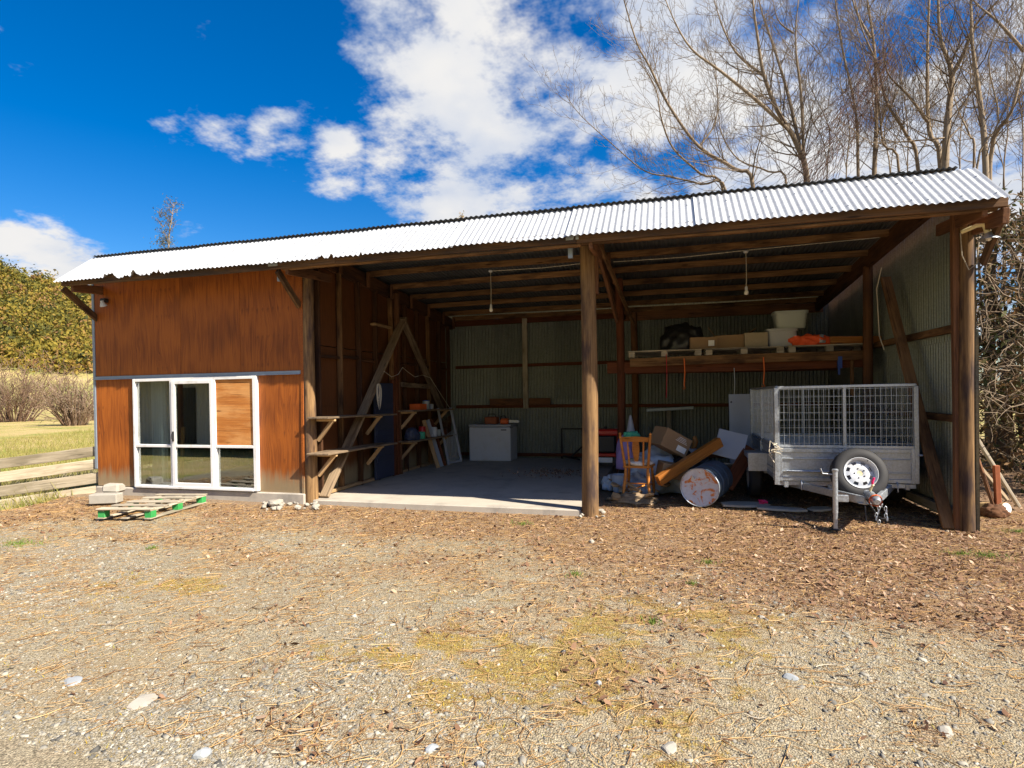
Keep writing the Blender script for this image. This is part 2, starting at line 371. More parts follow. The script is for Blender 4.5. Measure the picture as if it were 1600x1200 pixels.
def bigmesh(name, V, F, mat, rnd=None, smooth=False, attrs=None):
    V = np.asarray(V, dtype=np.float32); F = np.asarray(F, dtype=np.int32); k = F.shape[1]
    me = bpy.data.meshes.new(name); me.vertices.add(len(V)); me.vertices.foreach_set('co', V.ravel())
    me.loops.add(F.size); me.loops.foreach_set('vertex_index', F.ravel())
    me.polygons.add(len(F)); me.polygons.foreach_set('loop_start', np.arange(0, F.size, k, dtype=np.int32))
    me.polygons.foreach_set('loop_total', np.full(len(F), k, dtype=np.int32)); me.update(calc_edges=True)
    at = dict(attrs or {})
    if rnd is not None: at['rnd'] = rnd
    for nm, arr in at.items():
        a = me.attributes.new(nm, 'FLOAT', 'POINT'); a.data.foreach_set('value', np.asarray(arr, dtype=np.float32))
    if smooth: me.shade_smooth()
    me.materials.append(MT[mat] if isinstance(mat, str) else mat)
    return me
# noise for layout
_H = RNG.random((256, 256))
def vnoise(x, y):
    xi = np.floor(x).astype(int); yi = np.floor(y).astype(int); fx = x-xi; fy = y-yi
    fx = fx*fx*(3-2*fx); fy = fy*fy*(3-2*fy); g = lambda a, b: _H[a & 255, b & 255]
    return (g(xi, yi)*(1-fx)+g(xi+1, yi)*fx)*(1-fy)+(g(xi, yi+1)*(1-fx)+g(xi+1, yi+1)*fx)*fy
def fbm(x, y, o=4):
    s = 0; a = .5; t = 0
    for i in range(o): s = s+a*vnoise(x*2**i+i*17.3, y*2**i+i*5.1); t += a; a *= .5
    return s/t
def sst(v, a, b): t = np.clip((v-a)/(b-a), 0, 1); return t*t*(3-2*t)
# ------------------------------------------------------------------ ground
XL, X1, X2, X3, YF, YB = -9.56, -5.37, -1.04, 3.22, 7.68, 13.8
def litter_w(X, Y):
    b = np.interp(X, [-12, -7, -3, -1, 1, 2.2, 4.5], [5.3, 5.5, 5.75, 5.6, 5.0, 4.2, 3.1])
    w = sst(Y-b+(fbm(X*.9, Y*.9)-.5)*3.2, -.9, 1.3)
    w = np.maximum(w, .75*sst(fbm(X*.5+9, Y*1.1+4), .46, .62)*sst(Y, 3.6, 5.2))
    w = np.maximum(w, .55*sst(fbm(X*2.1+3, Y*2.1), .56, .68))
    return np.clip(w*np.where(X < -9.9, sst(X, -11.5, -9.9), 1), 0, 1)
def moss_w(X, Y):
    m = np.exp(-(((X+.6)/1.15)**2+((Y-3.75)/.75)**2))*.7+np.exp(-(((X+.0)/.6)**2+((Y-4.4)/.35)**2))*.8+np.exp(-(((X+1.4)/.9)**2+((Y-3.3)/.4)**2))*.5+np.exp(-(((X+4.3)/.6)**2+((Y-4.0)/.4)**2))*.6+np.exp(-(((X+.3)/.6)**2+((Y-2.7)/.35)**2))*.6+.5
    return np.clip(sst(m*(1.1*fbm(X*2.2+40, Y*2.2+7, 4)+1.3*fbm(X*9+4, Y*9+7, 3)-.45), .22, 1.35), 0, 1)
def gz(X, Y):
    X = np.asarray(X, float); Y = np.asarray(Y, float)
    z = (fbm(X*.6, Y*.6, 3)-.5)*.07+(fbm(X*4, Y*4, 2)-.5)*.014
    near = sst(Y, 6.6, 7.5)*(1-sst(Y, 13.5, 15)); z = z*(1-.75*near)
    z = z+.05*sst(Y, 6.9, 7.6)*(1-sst(X, -9, -3))-.22*sst(-X, 9.7, 11.3)*(1-sst(-X, 14, 30))-.03
    return z
def build_ground():
    def axis(a, b, st, far, k):
        mid = np.arange(a, b, st); o = st*np.cumsum(1.25**np.arange(1, k)); return np.concatenate([a-o[::-1], mid, b+o])
    xs = axis(-11.5, 6.5, .06, 0, 44); ys = axis(1.2, 9.2, .05, 0, 44)
    xs = np.clip(xs, -900, 900); ys = np.clip(ys, -900, 1400)
    X, Y = np.meshgrid(xs, ys); Z = gz(X, Y)
    n = len(xs); m = len(ys)
    idx = (np.arange(m-1)[:, None]*n+np.arange(n-1)[None, :]).ravel()
    F = np.stack([idx, idx+1, idx+n+1, idx+n], 1)
    gr = np.maximum(np.maximum(sst(-X-.25*Y, 11.7, 13.2), sst(Y, 20, 26)*sst(-X, -30, -10)), sst(X, 7, 11)*.0)
    gr = np.maximum(gr, sst(Y, 20, 24)); gr = np.maximum(gr, sst(-X, 8.6, 9.6)*sst(-Y, -4.6, -3.8))
    forest = np.maximum(sst(X, 4.0, 5.5)*sst(Y, 6.5, 8)*(1-sst(Y, 18, 21)), 0)
    L = np.maximum(litter_w(X, Y)*np.interp(X, [-8, -1, 1], [.6, .72, 1.]), forest)*(1-gr)
    m_, nt, b = newmat('ground_gravel'); co = nt.n('TexCoord').outputs['Object']
    al = nt.n('Attribute', attribute_name='litter').outputs['Fac']; am = nt.n('Attribute', attribute_name='moss').outputs['Fac']; ag = nt.n('Attribute', attribute_name='grass').outputs['Fac']
    v1 = nt.n('TexVoronoi', {'Vector': co, 'Scale': 95., 'Randomness': 1.}); v2 = nt.n('TexVoronoi', {'Vector': co, 'Scale': 210.})
    s1 = nt.n('SeparateColor', {0: v1.outputs['Color']}).outputs[0]; s2 = nt.n('SeparateColor', {0: v2.outputs['Color']}).outputs[1]
    big = nt.noise(co, 1.3, 5, .6); fine = nt.noise(co, 60., 4, .7)
    g = nt.ramp(nt.math('ADD', nt.math('MULTIPLY', s1, .5), nt.math('MULTIPLY', s2, .5)), [(.1, (.10, .086, .058)), (.5, (.29, .246, .165)), (.9, (.48, .41, .28))])
    g = nt.mix(nt.mr(big, .4, .64, 0., .45), g, (.29, .215, .12))
    lt = nt.ramp(nt.math('ADD', nt.math('MULTIPLY', s1, .6), nt.math('MULTIPLY', fine, .4)), [(.15, (.085, .044, .026)), (.55, (.23, .13, .073)), (.9, (.40, .265, .16))])
    ms = nt.ramp(fine, [(.3, (.13, .09, .04)), (.52, (.30, .215, .06)), (.72, (.40, .31, .08))])
    gs = nt.ramp(nt.math('ADD', nt.math('MULTIPLY', fine, .5), nt.math('MULTIPLY', nt.noise(co, .35, 6, .75), .7)), [(.45, (.12, .20, .035)), (.56, (.33, .285, .085)), (.68, (.48, .355, .17))])
    c = nt.mix(nt.mr(nt.math('ADD', am, nt.math('MULTIPLY_ADD', nt.noise(co, 22., 4, .65), 1.2, -.6)), .4, .75, 0., .85), g, ms); c = nt.mix(nt.mr(nt.math('ADD', al, nt.math('MULTIPLY_ADD', fine, .5, -.25)), .25, .8, 0., .8), c, lt); c = nt.mix(ag, c, gs)
    h = nt.math('ADD', nt.math('MULTIPLY', nt.math('SUBTRACT', 1., v1.outputs['Distance']), .7), nt.math('MULTIPLY', fine, .5))
    setin(nt, b, col=c, rough=.92, spec=.2, normal=bump(nt, h, .9, .012))
    me = bigmesh('ground', np.stack([X, Y, Z], 2).reshape(-1, 3), F, m_, None, True, {'litter': L.ravel(), 'moss': moss_w(X, Y).ravel(), 'grass': gr.ravel()})
    tag(frommesh('ground', me, None), kind='structure')
build_ground()
def inview(X, Y, pad=.6):
    d = np.stack([X, Y, np.zeros_like(X)-1.6], -1); zf = d @ Fv; xr = d @ R2
    return (zf > 1.5) & (np.abs(xr) < zf*.9+pad)
def scatter(n, x0, x1, y0, y1, wfun, bias=0.):
    X = RNG.uniform(x0, x1, n); Y = y0+(y1-y0)*RNG.random(n)**(1+bias)
    k = inview(X, Y) & (RNG.random(n) < wfun(X, Y)); k &= ~((Y > YF-.12) & (X < X2+.1) & (Y < YB)); k &= ~((Y > 7.35) & (X < X1+.3))
    return X[k], Y[k]
def rotz(V, a): c, s = np.cos(a), np.sin(a); return np.stack([V[..., 0]*c-V[..., 1]*s, V[..., 0]*s+V[..., 1]*c, V[..., 2]], -1)
BOXF = np.array([(3, 2, 1, 0), (4, 5, 6, 7), (0, 1, 5, 4), (1, 2, 6, 5), (2, 3, 7, 6), (3, 0, 4, 7)])
def build_gravel():
    X, Y = scatter(330000, -10.3, 6, 2, 8.2, lambda x, y: (1-.8*litter_w(x, y))*(1-.6*moss_w(x, y))*np.where(y > 5.8, .4, 1.)*(.3+.7*sst(fbm(x*.8+30, y*.8), .38, .6)), .55)
    n = len(X); B = np.array([(a, b, c) for c in (-1, 1) for a, b in ((-1, -1), (1, -1), (1, 1), (-1, 1))], float)
    sz = np.exp(RNG.normal(-5.55, .56, n)); sz = np.clip(sz, .0025, .02)
    V = B[None]*(1+RNG.uniform(-.38, .3, (n, 8, 3))); V[:, 4:, :2] *= RNG.uniform(.45, .85, (n, 1, 1))
    V = V*sz[:, None, None]*np.stack([RNG.uniform(.9, 1.6, n), RNG.uniform(.6, 1, n), RNG.uniform(.2, .55, n)], -1)[:, None]
    tl = RNG.normal(0, .22, (n, 1)); V[..., 2] += V[..., 0]*tl
    V = rotz(V, RNG.uniform(0, 6.28, (n, 1))); V += np.stack([X, Y, gz(X, Y)+sz*.05], -1)[:, None]
    F = (BOXF[None]+(np.arange(n)*8)[:, None, None]).reshape(-1, 4)
    r = np.clip(RNG.normal(.46, .2, n), 0, 1)
    me = bigmesh('gravel', V.reshape(-1, 3), F, 'gravel', np.repeat(r, 8)); tag(frommesh('gravel', me, None), 'loose grey gravel strewn over the yard in front of the shed', 'gravel', kind='stuff')
def build_leaves():
    Xs, Ys = scatter(230000, -10, 7.5, 2.2, 13, lambda x, y: np.where(y > 8.4, .35, 1)*np.maximum(litter_w(x, y)*np.interp(x, [-6, 0, 1.5], [.3, .5, 1.])*litter_w(x, y)**.5, .004)*np.where(x > 3.5, .9, 1), .2)
    n = len(Xs); ln = np.clip(np.exp(RNG.normal(-4.25, .4, n)), .006, .035); wd = ln*RNG.uniform(.2, .6, n)
    T = np.array([(-1, 0, 0), (-.3, -1, .25), (.4, -.8, .3), (1, 0, .1), (.4, .8, .35), (-.3, 1, .2)], float)
    V = np.repeat(T[None], n, 0)*np.stack([ln, wd, ln*RNG.uniform(-.5, 1, n)], -1)[:, None]; V[..., :2] += RNG.uniform(-.15, .15, (n, 6, 2))*ln[:, None, None]
    a = RNG.normal(0, .45, (n, 1)); V[..., 2] += V[..., 0]*a; V[..., 2] += V[..., 1]*RNG.normal(0, .4, (n, 1))
    V = rotz(V, RNG.uniform(0, 6.28, (n, 1))); V += np.stack([Xs, Ys, gz(Xs, Ys)+ln*.25+.004], -1)[:, None]
    F = (np.array([(0, 1, 2, 3), (0, 3, 4, 5)])[None]+(np.arange(n)*6)[:, None, None]).reshape(-1, 4)
    me = bigmesh('leaf_litter', V.reshape(-1, 3), F, 'leafdry', np.repeat(np.clip(RNG.normal(.5, .25, n), 0, 1), 6)); tag(frommesh('leaf_litter', me, None), 'brown fallen leaves littering the ground before the open bays', 'leaf litter', kind='stuff')
def build_needles():
    X, Y = scatter(130000, -10, 7, 2.2, 9, lambda x, y: .3+.7*litter_w(x, y)+.4*moss_w(x, y), .25); n = len(X)
    ln = np.clip(np.exp(RNG.normal(-3.6, .5, n)), .01, .12); th = np.clip(ln*.03, .0009, .0024); cv = RNG.normal(0, .3, n); K = 5
    t = np.linspace(-1, 1, K); P = np.zeros((n, K, 3)); P[..., 0] = t*ln[:, None]; P[..., 1] = (t**2)*(cv*ln)[:, None]; P[..., 2] = .006+np.abs(RNG.normal(0, .05, n))[:, None]*ln[:, None]*(t+1)
    V = np.zeros((n, K, 3, 3))
    for k in range(3):
        V[:, :, k] = P; V[:, :, k, 1] += np.cos(k*2.094)*th[:, None]; V[:, :, k, 2] += np.sin(k*2.094)*th[:, None]
    V = rotz(V.reshape(n, K*3, 3), RNG.uniform(0, 6.28, (n, 1))); V += np.stack([X, Y, gz(X, Y)], -1)[:, None]
    q = np.array([(i*3+k, i*3+(k+1) % 3, (i+1)*3+(k+1) % 3, (i+1)*3+k) for i in range(K-1) for k in range(3)])
    F = (q[None]+(np.arange(n)*K*3)[:, None, None]).reshape(-1, 4)
    me = bigmesh('twig_litter', V.reshape(-1, 3), F, 'twig', np.repeat(RNG.random(n), K*3)); tag(frommesh('twig_litter', me, None), 'fine twigs and dry stalks scattered over the yard', 'twig litter', kind='stuff')
def blades(name, X, Y, h, mat, label, cat, zoff=0., wd=.003, r=None, z=None):
    n = len(X); a = RNG.uniform(0, 6.28, n); ln = RNG.normal(0, .5, (n, 2))*h[:, None]; w = np.stack([np.cos(a), np.sin(a)], -1)*wd
    Z = (gz(X, Y) if z is None else z)+zoff; V = np.zeros((n, 4, 3)); b = np.stack([X, Y], -1)
    V[:, 0, :2] = b-w; V[:, 1, :2] = b+w; V[:, 2, :2] = b+ln+w*.3; V[:, 3, :2] = b+ln-w*.3; V[:, :2, 2] = Z[:, None]; V[:, 2:, 2] = (Z+h)[:, None]
    F = np.arange(n*4).reshape(-1, 4)
    me = bigmesh(name, V.reshape(-1, 3), F, mat, np.repeat(np.clip(RNG.normal(.5, .3, n) if r is None else r, 0, 1), 4)); return tag(frommesh(name, me, None), label, cat, kind='stuff')
build_gravel(); build_leaves(); build_needles()
X, Y = scatter(150000, -9, 6, 2, 7.4, lambda x, y: (.03+moss_w(x, y)**1.2)*(1-.7*litter_w(x, y)), .4)
blades('moss', X, Y, np.abs(RNG.normal(.006, .006, len(X)))+.002, 'moss', 'yellow green moss patches growing through the gravel', 'moss', wd=.0028)
# green weed tufts
tx = []; ty = []
for px, py, r in [(1105, 872, .09), (900, 892, .08), (815, 815, .12), (1545, 865, .16), (1590, 828, .14), (1500, 862, .14), (238, 853, .06), (30, 845, .25), (1082, 905, .05), (1020, 965, .06)]:
    c = PZ(px, py); k = int(1300*r); a = RNG.uniform(0, 6.28, k); rr = r*.55*np.abs(RNG.normal(0, 1, k)); tx.append(c.x+rr*np.cos(a)*1.5); ty.append(c.y+rr*np.sin(a))
tx = np.concatenate(tx); ty = np.concatenate(ty)
blades('weed_tufts', tx, ty, np.abs(RNG.normal(.018, .014, len(tx)))+.004, 'grass', 'small green weeds sprouting in the leaf litter', 'weeds', wd=.003, r=RNG.uniform(.7, 1, len(tx)))
n = 90000; q = RNG.random(n); Y = 6.2+34*q**1.6; X = -9.75-RNG.random(n)*(12+.5*(Y-6)); k = (X < -9.9) & (Y > 7.1-.35*(X+9.6)*-1) ; X = X[k]; Y = Y[k]
blades('field_grass', X, Y, np.abs(RNG.normal(.09, .08, len(X)))+.02, 'grass', 'dry yellow and green grass in the field past the rail fence', 'grass', wd=.006, r=np.clip(.2+.5*fbm(X*.5, Y*.5)+RNG.normal(0, .15, len(X)), 0, 1))

def slab(x0, x1, y0, y1, z0, z1): return ((x0+x1)/2, (y0+y1)/2, (z0+z1)/2), (x1-x0, y1-y0, z1-z0)
mb = MB(); mb.box(*slab(XL+.03, X2-.13, YF-.07, YB+.05, -.12, .055)); o = mb.obj('concrete_floor', 'concrete', bevel=.012); tag(o, kind='structure')
# ------------------------------------------------------------------ SHED
SH = empty('open_farm_shed', (-3.2, YF, 0), 'long timber pole shed with corrugated iron roof, two open bays and plywood room', 'shed')
def zt(Y): return 4.03-.068*(Y-YF)            # top of rafters, roof falls to the back
def pole_r(x, y, z0, z1, r0, r1, mat='pole'): return pole('pole', (x, y, z0), (x, y, z1), r0, r1, mat, SH)
pole_r(X1+.02, YF, -.2, 3.72, .095, .085); pole_r(X2, YF, -.2, 3.72, .114, .098); pole_r(X3+.055, YF, -.2, 3.72, .074, .066)
beam('post', (X3-.03, YF+.04, -.1), (X3-.03, YF+.04, 3.7), .07, .07, 'dark', SH)
beam('post', (X2+.1, YF+.06, 2.95), (X2+.1, YF+.06, 3.72), .07, .13, 'dark', SH)
pole_r(-.86, 10.6, -.1, 3.7, .075, .07, 'redwood'); pole_r(-.78, YB-.15, -.1, 3.5, .08, .075, 'dark'); pole_r(X3-.12, 10.45, -.1, 3.6, .075, .07, 'dark')
pole_r(X1+.06, 10.55, -.1, 3.7, .075, .07, 'dark')
for xx in (X1-.02, X2+.02, X3-.12, XL+.1):     # rafters and canopy outriggers
    beam('rafter', (xx, YF-.05, zt(YF)-.15), (xx, YB, zt(YB)-.15), .075 if xx != X1-.02 else .1, .26, 'rafter', SH)
    beam('outrigger', (xx+.1, 7.09, 3.47), (xx+.1, YF+.5, 3.55), .05, .14, 'dark', SH)
beam('outrigger', (X3+.12, 7.0, 3.37), (X3+.12, YF+.3, 3.45), .06, .16, 'dark', SH)
PUR = [8.5, 9.4, 10.3, 11.2, 12.1, 13.0, 13.65]
for yy in PUR:
    for a, b in ((XL, X1), (X1, X2), (X2, X3)):
        beam('purlin', (a+.07, yy, zt(yy)-.055), (b-.08, yy, zt(yy)-.055), .05, .105, 'purlin', SH)
        beam('cleat', (a+.12, yy-.05, zt(yy)-.3), (a+.12, yy-.05, zt(yy)-.03), .05, .06, 'dark', SH)
beam('ridge_board', (XL, YF+.0, 3.87), (X3+.14, YF+.0, 3.87), .05, .2, 'rafter', SH)
beam('wall_plate', (X1, YB-.08, 3.46), (X2, YB-.08, 3.46), .06, .14, 'redwood', SH); beam('wall_plate', (X2, YB-.08, 3.42), (X3, YB-.08, 3.42), .06, .2, 'dark', SH)
YE, ZE, ZR = 6.98, 3.545, 4.10
beam('fascia', (XL+.02, YE+.1, ZE+.0), (X1+.9, YE+.1, ZE+.0), .045, .115, 'fascia', SH)
beam('fascia', (X1+.9, YE+.1, ZE+.0), (X2-.05, YE+.1, ZE+.0), .045, .12, 'fascia', SH)
beam('fascia', (X2-.05, YE+.1, ZE+.0), (X3+.17, YE+.1, ZE+.0), .045, .125, 'fascia', SH)
beam('soffit_batten', (X2, YE+.15, ZE-.072), (X3+.1, YE+.15, ZE-.072), .07, .03, 'purlin', SH)
beam('soffit_batten', (X1, YE+.15, ZE-.072), (X2, YE+.15, ZE-.072), .07, .03, 'purlin', SH)
for p, q in (((XL+.06, YF-.04, 3.02), (XL+.0, YE+.12, 3.47)), ((X1-.08, YF-.08, 3.02), (X1-.08, YE+.12, 3.47)), ((X3+.17, YF-.1, 3.0), (X3+.17, YE+.14, 3.47))):
    beam('eave_bracket', p, q, .05, .1, 'purlin' if p[0] < 3 else 'fascia', SH)
beam('brace', PY(934, 378, 7.95), PY(990, 505, 11.4), .04, .09, 'purlin', SH)
beam('brace', (X2+.05, 8.3, 3.75), (-.9, 10.5, 2.95), .05, .12, 'dark', SH)
for xx in (X1-.12, X2-.1):                     # nail plates and joist hangers at the fascia joints
    MB().box((xx, YE+.074, ZE+.012), (.16, .004, .07)).obj('nail_plate', 'galv', SH); MB().box((xx-.06, YE+.3, ZE-.13), (.06, .05, .13)).obj('joist_hanger', 'flash', SH, bevel=.003)
# corrugated iron
def corr(name, W, L, rows=2, amp=.0085, pitch=.0762, per=10, sag=0.):
    nw = int(round(W/pitch)); nx = nw*per+1; x = np.linspace(0, W, nx); y = np.linspace(0, L, rows)
    X, Y = np.meshgrid(x, y); Z = amp*np.cos(X/pitch*2*math.pi)
    V = np.stack([X, Y, Z], -1).reshape(-1, 3); idx = (np.arange(rows-1)[:, None]*nx+np.arange(nx-1)[None]).ravel()
    return V, np.stack([idx, idx+1, idx+nx+1, idx+nx], 1)
def sheet_mesh(name, W, L, mat, **k):
    V, F = corr(name, W, L, **k); return bigmesh(name, V, F, mat, smooth=True)
def mframe(o, x, y):
    x = Vector(x).normalized(); y = Vector(y).normalized(); z = x.cross(y); m = Matrix((x, y, z)).transposed().to_4x4(); m.translation = Vector(o); return m
PW = .762
x0s = XL-.03; nsh = 17
cl = math.hypot(YF-YE, ZR-ZE); up = Vector((0, YF-YE, ZR-ZE))/cl
for i in range(nsh):
    w = PW if i < nsh-1 else X3+.16-(x0s+i*PW)
    if w < .1: break
    lap = .007 if i % 2 else 0
    L = cl+random.uniform(-.01, .02); rows = 9
    V, F = corr('c', round(w/.0762)*.0762+(.038 if i < nsh-1 else 0), L, rows=rows)
    V[:, 0] += 0; wx = x0s+i*PW+V[:, 0]
    # the eave edge is torn and curled up over part of the length
    e0 = np.clip(1-V[:, 1]/.09, 0, 1)
    for a, b, s in ((-8.55, -7.35, 1.), (-4.75, -4.45, .8), (-4.15, -4.0, .7)):
        inn = (wx > a) & (wx < b); nn = fbm(wx*9+a, wx*0+3.3, 3)
        V[:, 2] += np.where(inn, e0*s*(.075*np.clip(nn-.42, 0, 1)*3-.05*np.clip(.5-nn, 0, 1)*3), 0); V[:, 1] += np.where(inn, e0**2*s*np.clip(nn-.35, 0, 1)*.16, 0)
    me = bigmesh('canopy_sheet', V, F, 'zinc', smooth=True)
    o = Vector((x0s+i*PW, YE, ZE+.012))+Vector((0, -up.z, up.y))*0
    m = mframe(o+Vector((0, 0, random.uniform(-.006, .006)))-up*random.uniform(0, .022), (1, 0, random.uniform(-.006, .006)), up); m.translation += m.col[2].to_3d()*lap
    sh = frommesh('canopy_sheet', me, None, SH, mw=m)
    mbs = MB()                                                       # roofing nails along the eave
    for k in range(3):
        for t in (.11, .62):
            p = m @ Vector((.076*(1+k*4), t, .0085)); nrm = m.col[2].to_3d(); mbs.lathe([(.011, 0), (.009, .005), (.0, .008)], p, nrm, 8)
    tag(mbs.obj('roofing_nails', 'galv', sh), kind='stuff')
Lb = YB+.25-YF+.06; rs = Vector((0, 1, -.078)).normalized()
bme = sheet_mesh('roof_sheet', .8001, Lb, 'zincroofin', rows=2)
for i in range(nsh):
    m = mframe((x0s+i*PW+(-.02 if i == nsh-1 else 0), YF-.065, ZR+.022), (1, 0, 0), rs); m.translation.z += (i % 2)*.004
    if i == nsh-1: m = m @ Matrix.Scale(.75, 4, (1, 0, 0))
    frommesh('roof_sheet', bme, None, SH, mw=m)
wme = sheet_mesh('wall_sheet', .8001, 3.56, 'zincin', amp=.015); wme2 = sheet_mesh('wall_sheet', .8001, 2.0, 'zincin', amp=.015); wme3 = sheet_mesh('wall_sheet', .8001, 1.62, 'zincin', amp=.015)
nb = int((X3-XL)/PW)+1
for i in range(nb):
    xx = XL+i*PW
    if xx > X1+.5 and xx < X2-.4:   # lower and upper lengths lap in the left bay
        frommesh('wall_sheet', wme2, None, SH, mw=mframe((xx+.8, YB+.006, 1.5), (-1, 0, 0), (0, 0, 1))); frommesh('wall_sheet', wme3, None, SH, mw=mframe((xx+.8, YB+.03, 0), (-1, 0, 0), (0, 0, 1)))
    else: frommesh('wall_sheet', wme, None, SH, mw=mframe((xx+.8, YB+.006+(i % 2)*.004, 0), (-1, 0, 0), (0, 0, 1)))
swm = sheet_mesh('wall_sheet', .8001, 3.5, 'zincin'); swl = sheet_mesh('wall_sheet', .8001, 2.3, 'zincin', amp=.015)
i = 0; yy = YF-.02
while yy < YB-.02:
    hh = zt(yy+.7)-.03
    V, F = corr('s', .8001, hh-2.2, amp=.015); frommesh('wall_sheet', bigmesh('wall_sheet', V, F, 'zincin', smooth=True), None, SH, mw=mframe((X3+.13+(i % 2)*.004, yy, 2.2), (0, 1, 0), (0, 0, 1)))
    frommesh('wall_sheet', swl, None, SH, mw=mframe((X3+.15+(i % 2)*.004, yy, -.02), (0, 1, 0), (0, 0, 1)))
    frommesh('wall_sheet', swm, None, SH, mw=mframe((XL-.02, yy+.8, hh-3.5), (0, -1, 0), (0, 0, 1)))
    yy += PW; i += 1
# girts and braces
for z in (2.34, 1.26): beam('girt', (X3+.07, YF+.1, z), (X3+.07, YB-.1, z), .07, .09, 'purlin', SH)
beam('girt', (X3+.05, YF+.1, .12), (X3+.05, YB-.1, .12), .06, .1, 'grey', SH)
for z in (2.35, 1.33, .15): beam('girt', (X1+.1, YB-.05, z), (X3, YB-.05, z), .05, .075, 'redwood', SH)
beam('brace', (X3-.1, 9.7, 3.28), (X3-.12, 7.72, -.02), .05, .13, 'purlin', SH, up=(1, 0, 0))
beam('stud', (-3.42, YB-.12, 1.28), (-3.42, YB-.12, 3.5), .12, .06, 'grey', SH)
for a, b in ((-4.35, -3.5), (-3.34, -2.8)): beam('noggin', (a, YB-.11, 1.45), (b, YB-.11, 1.45), .05, .17, 'dark', SH)
# partition wall between the room and the left bay: plywood behind studs
ys = np.arange(YF+.2, YB, .61)
for i, y in enumerate(ys):
    beam('stud', (X1+.045, y, .06), (X1+.045, y, zt(y)-.27), .045, .09, 'purlin' if i % 3 == 1 else 'rafter', SH, up=(1, 0, 0))
    if i+1 < len(ys):
        y2 = ys[i+1]
        for z0, z1 in ((.06, 1.28), (1.29, 2.45), (2.46, zt(y2)-.1)):
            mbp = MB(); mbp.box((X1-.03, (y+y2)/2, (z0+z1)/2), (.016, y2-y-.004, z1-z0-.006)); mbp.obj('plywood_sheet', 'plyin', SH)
        if i % 4 != 3: beam('dwang', (X1+.03, y+.03, 2.28+.03*(i % 2)), (X1+.03, y2-.03, 2.28+.03*(i % 2)), .07, .045, 'rafter', SH)
beam('dwang', (X1+.05, 9.6, 2.98), (X1+.05, 10.3, 2.98), .1, .045, 'pine', SH)
beam('bottom_plate', (X1+.04, YF+.1, .085), (X1+.04, YB-.1, .085), .09, .05, 'pine', SH)
beam('brace', (X1+.17, 7.78, .07), (X1+.17, 10.68, 3.22), .05, .16, 'oldtimber', SH, up=(1, 0, 0)); beam('brace', (X1+.17, 10.6, 3.2), (X1+.17, 12.9, 1.0), .05, .14, 'oldtimber', SH, up=(1, 0, 0))
beam('noggin', (X1+.12, 10.6, 1.86), (X1+.12, 12.3, 1.84), .05, .1, 'oldtimber', SH)
mbp = MB(); mbp.box((X1+.11, 9.86, .98), (.04, .72, 1.8)); blue = mbp.obj('door', 'navy', SH, bevel=.004)
for z in (.45, .95, 1.45): beam('ledge', (X1+.137, 9.53, z), (X1+.137, 10.19, z), .02, .1, 'navy', blue)
beam('door_jamb', (X1+.1, 10.27, .06), (X1+.1, 10.27, 1.95), .05, .1, 'redwood', SH); beam('door_jamb', (X1+.1, 10.42, .06), (X1+.1, 10.42, 2.9), .08, .1, 'redwood', SH)
def shelf(z, ya, yb, xo, mat='oldtimber', legs=()):
    s = beam('shelf', (X1+.09+xo/2, ya, z), (X1+.09+xo/2, yb, z-.02), xo, .03, mat, SH, up=(0, 0, 1))
    for yy in legs:
        beam('bracket', (X1+.12, yy, z-.36), (X1+.09+xo*.85, yy, z-.03), .045, .06, 'pine', s); beam('bearer', (X1+.1, yy, z-.04), (X1+.09+xo*.95, yy, z-.04), .045, .04, 'pine', s)
    return s
shelf(1.31, 7.5, 9.75, .36, legs=(7.72, 9.2)); shelf(.77, 7.46, 9.7, .38, legs=(7.72, 9.2))
shelf(1.33, 10.4, 12.6, .4, legs=(10.55, 12.3)); shelf(.72, 10.4, 12.5, .4, legs=(10.55, 12.2))
# ------------------------------------------------------------------ plywood room front
def px_x(px, py=500): return PY(px, py, YF-.05).x
def plyfront(xa, xb, z0, z1, mat='ply', y=YF-.06):
    mbp = MB(); mbp.box(((xa+xb)/2, y, (z0+z1)/2), (xb-xa-.004, .02, z1-z0)); return mbp.obj('plywood_sheet', mat, SH, bevel=.002)
xw0, xw1 = PY(211, 680, 7.58).x, PY(403, 680, 7.58).x; xr = X1-.08
xs = [XL+.02, px_x(283), px_x(376), xr]
for a, b in zip(xs[:-1], xs[1:]): plyfront(a, b, 2.04, 3.72)
plyfront(XL+.02, xw0-.07, .16, 1.985); plyfront(xw1-.0, xr, .14, 1.985)
beam('trim', (xr+.02, YF-.07, .12), (xr+.02, YF-.07, 3.6), .05, .035, 'ply', SH)
mbp = MB(); mbp.box(((XL+xr)/2, YF-.085, 2.01), (xr-XL, .012, .055)); mbp.box(((XL+xr)/2, YF-.1, 1.985), (xr-XL, .03, .008)); mbp.obj('flashing', 'flash', SH)
mbp = MB(); mbp.box((XL-.008, YF-.02, 2.05), (.05, .12, 3.2)); mbp.obj('corner_flashing', 'flash', SH, bevel=.003)
mbp = MB(); mbp.box(*slab(XL+.02, xr+.05, YF-.12, YF+.02, -.1, .15)); mbp.obj('footing', 'concrete', SH, bevel=.015)
mbp = MB(); mbp.box(*slab(xw0-.07, xw1+.0, YF+.05, YF+.07, .15, 3.7)); 
for z0, z1, a, b in ((.15, 2.1, XL+.03, xw0), (.15, 2.1, xw1, xr)): 
    beam('stud', (b-.03, YF+.0, z0), (b-.03, YF+.0, z1), .045, .09, 'rafter', SH)
